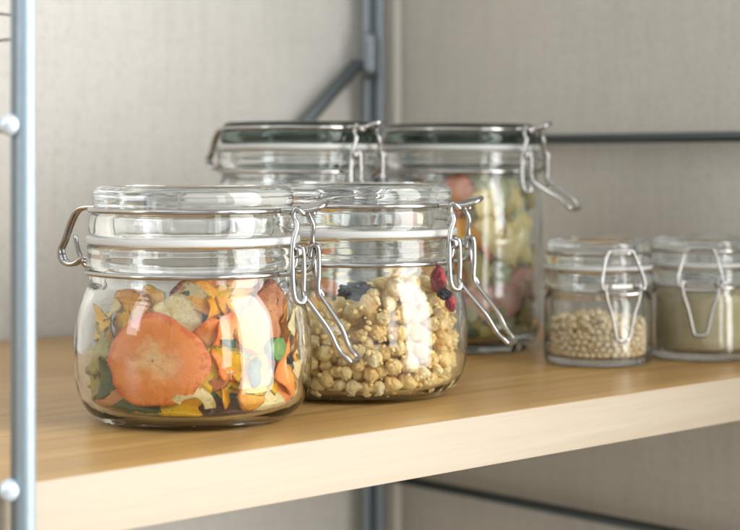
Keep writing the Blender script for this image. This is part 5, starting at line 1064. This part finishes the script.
for q in Q:
    q = np.array(q); q[2] = .0048 + (q[2] - .0066) * 1.04
    lim_ = float(np.interp(q[2], *RIN['half'])) - q[3] * .97; rq = math.hypot(q[0], q[1])
    if rq > lim_: q[0] *= lim_ / rq; q[1] *= lim_ / rq
    p = to_world(C2, q)
    if near_berry(p): continue
    M4 = Matrix.Translation(p) @ Matrix.Rotation(rg.uniform(0, 6.28), 4, Vector((rg.gauss(0, 1), rg.gauss(0, 1), rg.gauss(0, 1))).normalized())
    s = q[3] * rg.uniform(.80, 1.03)
    if cnt < 296:
        o = bpy.data.objects.new('granola_cluster', clumps[rg.randrange(9)]); COL.objects.link(o)
        o.matrix_world = M4 @ Matrix.Diagonal((s, s * rg.uniform(.88, 1.08), s, 1))
        tag(o, 'golden puffed granola cluster pressed among the others in the second front jar', 'granola cluster', 'granola clusters in the second front jar')
        cnt += 1
    else: stuff.append((M4, s))
def merged(name, items, meshes, mat, **kw):
    vs_, fs = [], []
    for i, (m4, s) in enumerate(items):
        me = meshes[i % len(meshes)]; off = len(vs_)
        m5 = m4 @ Matrix.Scale(s, 4)
        vs_ += [m5 @ v.co for v in me.vertices]; fs += [tuple(off + k for k in p.vertices) for p in me.polygons]
    return tag(link(name, mesh(name, vs_, fs), mat), **kw)
merged('granola_filling', stuff, lowc, MGF, label='loose granola filling deeper inside the second front jar', cat='granola', kind='stuff')
# small crumbs and flakes between the clusters along the glass
def crumb_mesh():
    vs_, fs = [], []
    base = lowc[0]; rc = random.Random(8)
    for i in range(450):
        a = rc.uniform(-math.pi, 0) if i % 4 else rc.uniform(0, math.pi); z = .0060 + rc.random() ** 1.3 * .042
        rr = float(np.interp(z, *RIN['half'])) - rc.uniform(.0014, .0035)
        p = to_world(C2, (rr * math.cos(a), rr * math.sin(a), z)); s = rc.uniform(.0004, .0014)
        m5 = Matrix.Translation(p) @ Matrix.Rotation(rc.uniform(0, 6), 4, Vector((rc.random(), rc.random(), rc.random() + .1)).normalized()) @ Matrix.Diagonal((s * 1.3, s, s * .9, 1))
        off = len(vs_); vs_ += [m5 @ v.co for v in base.vertices]; fs += [tuple(off + k for k in p_.vertices) for p_ in base.polygons]
    return mesh('granola_crumbs', vs_, fs)
tag(link('granola_crumbs', crumb_mesh(), MGF), 'fine oat crumbs between the granola clusters along the glass', 'crumbs', kind='stuff')

def berry(loc, r, mat, label, cat, name, seed, wr_=.35, sq=(1, 1, 1), drupe=False):
    bm = bmesh.new(); bmesh.ops.create_icosphere(bm, subdivisions=5, radius=1)
    o = Vector((seed * 5.3, 1, 2))
    for v in bm.verts:
        n = v.co.normalized()
        if drupe:
            d = noise.voronoi(n * 2.6 + o)[0][0]; h = .80 + .28 * math.sqrt(max(0, 1 - d * d * 1.9))
        else:
            h = .85 + wr_ * abs(noise.noise(n * 2.2 + o)) - .22 * abs(noise.noise(n * 4.4 + o)) + .05 * noise.noise(n * 12)
        v.co = Vector((n.x * sq[0], n.y * sq[1], n.z * sq[2])) * h * r
    me = bpy.data.meshes.new(name); bm.to_mesh(me); bm.free()
    ob = link(name, me, mat); ob.location = loc; ob.rotation_euler = (0, 0, YAW - rad(90))
    tag(ob, label, cat); return ob
def simple(name, c, rough, sss=0):
    m, nt, b = new_mat(name); n1 = noise_tex(nt, coords(nt), 400, 4)
    nt.links.new(ramp(nt, [(.3, tuple(x * .7 for x in c)), (.7, tuple(min(1, x * 1.3) for x in c))], n1), b.inputs['Base Color']); b.inputs['Roughness'].default_value = rough
    b.inputs['Subsurface Weight'].default_value = sss; b.inputs['Subsurface Scale'].default_value = .002
    return m
mr_ = simple('raisin_skin', (.020, .020, .030), .38); mp_ = simple('raspberry_flesh', (.30, .025, .035), .5, .3); ms_ = simple('pale_seed', (.86, .80, .66), .5, .2)
berry(berry_at[0][0] + F * .001, .0068, mr_, 'wrinkled blue black dried berry on top of the granola', 'dried berry', 'dried_berry', 1, .55, (1.25, .8, .62))
berry(berry_at[1][0] + F * .0022, .0052, mp_, 'crimson dried raspberry at the top right of the granola', 'dried berry', 'dried_raspberry', 2, .3, (.75, .8, 1.25), True)
berry(berry_at[2][0] + F * .0016, .0036, mp_, 'small crimson raspberry fragment against the right wall of the granola jar', 'dried berry', 'dried_raspberry', 3, .3, (.8, .8, 1.2), True)
berry(px(443, 294, .752), .0036, mr_, 'small dark berry bit between the two crimson raspberries', 'dried berry', 'dried_berry', 6, .4, (1.1, .8, .8))
berry(berry_at[3][0], .0042, ms_, 'pale oval seed behind the lever of the front left jar', 'seed', 'pale_seed', 4, .1, (1.35, .6, .6))

# ------------------------------------------------------------------ beans
def bean_mesh(sub, seed):
    bm = bmesh.new(); bmesh.ops.create_icosphere(bm, subdivisions=sub, radius=1)
    for v in bm.verts:
        n = v.co.normalized(); v.co = Vector((n.x * 1.04, n.y, n.z * .96)) * (.97 + .05 * noise.noise(n * 1.3 + Vector((seed, 0, 0))))
    me = bpy.data.meshes.new('dried_bean'); bm.to_mesh(me); bm.free(); me.materials.append(MB)
    for p in me.polygons: p.use_smooth = True
    return me
bms = [bean_mesh(3, s * 4.4) for s in range(4)]; bl = [bean_mesh(2, 2.0)]
cnt = 0; stuff = []
for q in decode(BEAN):
    p = to_world(C5, q); m4 = Matrix.Translation(p) @ Matrix.Rotation(rg.uniform(0, 6.28), 4, Vector((rg.gauss(0, 1), rg.gauss(0, 1), rg.gauss(0, 1))).normalized())
    if cnt < 298:
        o = bpy.data.objects.new('dried_bean', bms[cnt % 4]); COL.objects.link(o); o.matrix_world = m4 @ Matrix.Scale(q[3] * .98, 4)
        tag(o, 'pale round dried bean among the others in the left small jar', 'bean', 'dried beans in the left small jar'); cnt += 1
    else: stuff.append((m4, q[3] * .98))
merged('bean_filling', stuff, bl, MB, label='loose pale beans deeper inside the left small jar', cat='beans', kind='stuff')

# ------------------------------------------------------------------ powder
m, nt, b = new_mat('olive_powder')
n1 = noise_tex(nt, coords(nt), 120, 5, .6); n2 = noise_tex(nt, coords(nt), 1500, 3, .7)
nt.links.new(ramp(nt, [(.3, (.40, .33, .17)), (.7, (.54, .45, .26))], n1), b.inputs['Base Color']); b.inputs['Roughness'].default_value = .95; bump(nt, b, n2, .5, .0005)
pm = lathe_mesh('powder', [(0, .0042), (.014, .0042), (.0215, .0046), (.0244, .0060), (.0254, .0095), (.0255, .020), (.0254, .0325), (.0250, .0345), (.0235, .0362), (.018, .0376), (.010, .0388), (0, .0392)], 72, 4)
for v in pm.vertices:
    v.co.z = .0042 + (v.co.z - .0042) * .95
    if v.co.z > .034: v.co.z += .0024 * noise.noise(v.co * 110) + .0004 * noise.noise(v.co * 500) - .0002
po = link('ground_powder', pm, m); po.location = (C6.x, C6.y, 0)
tag(po, 'olive beige ground powder filling the right small jar almost to its neck', 'powder', kind='stuff')
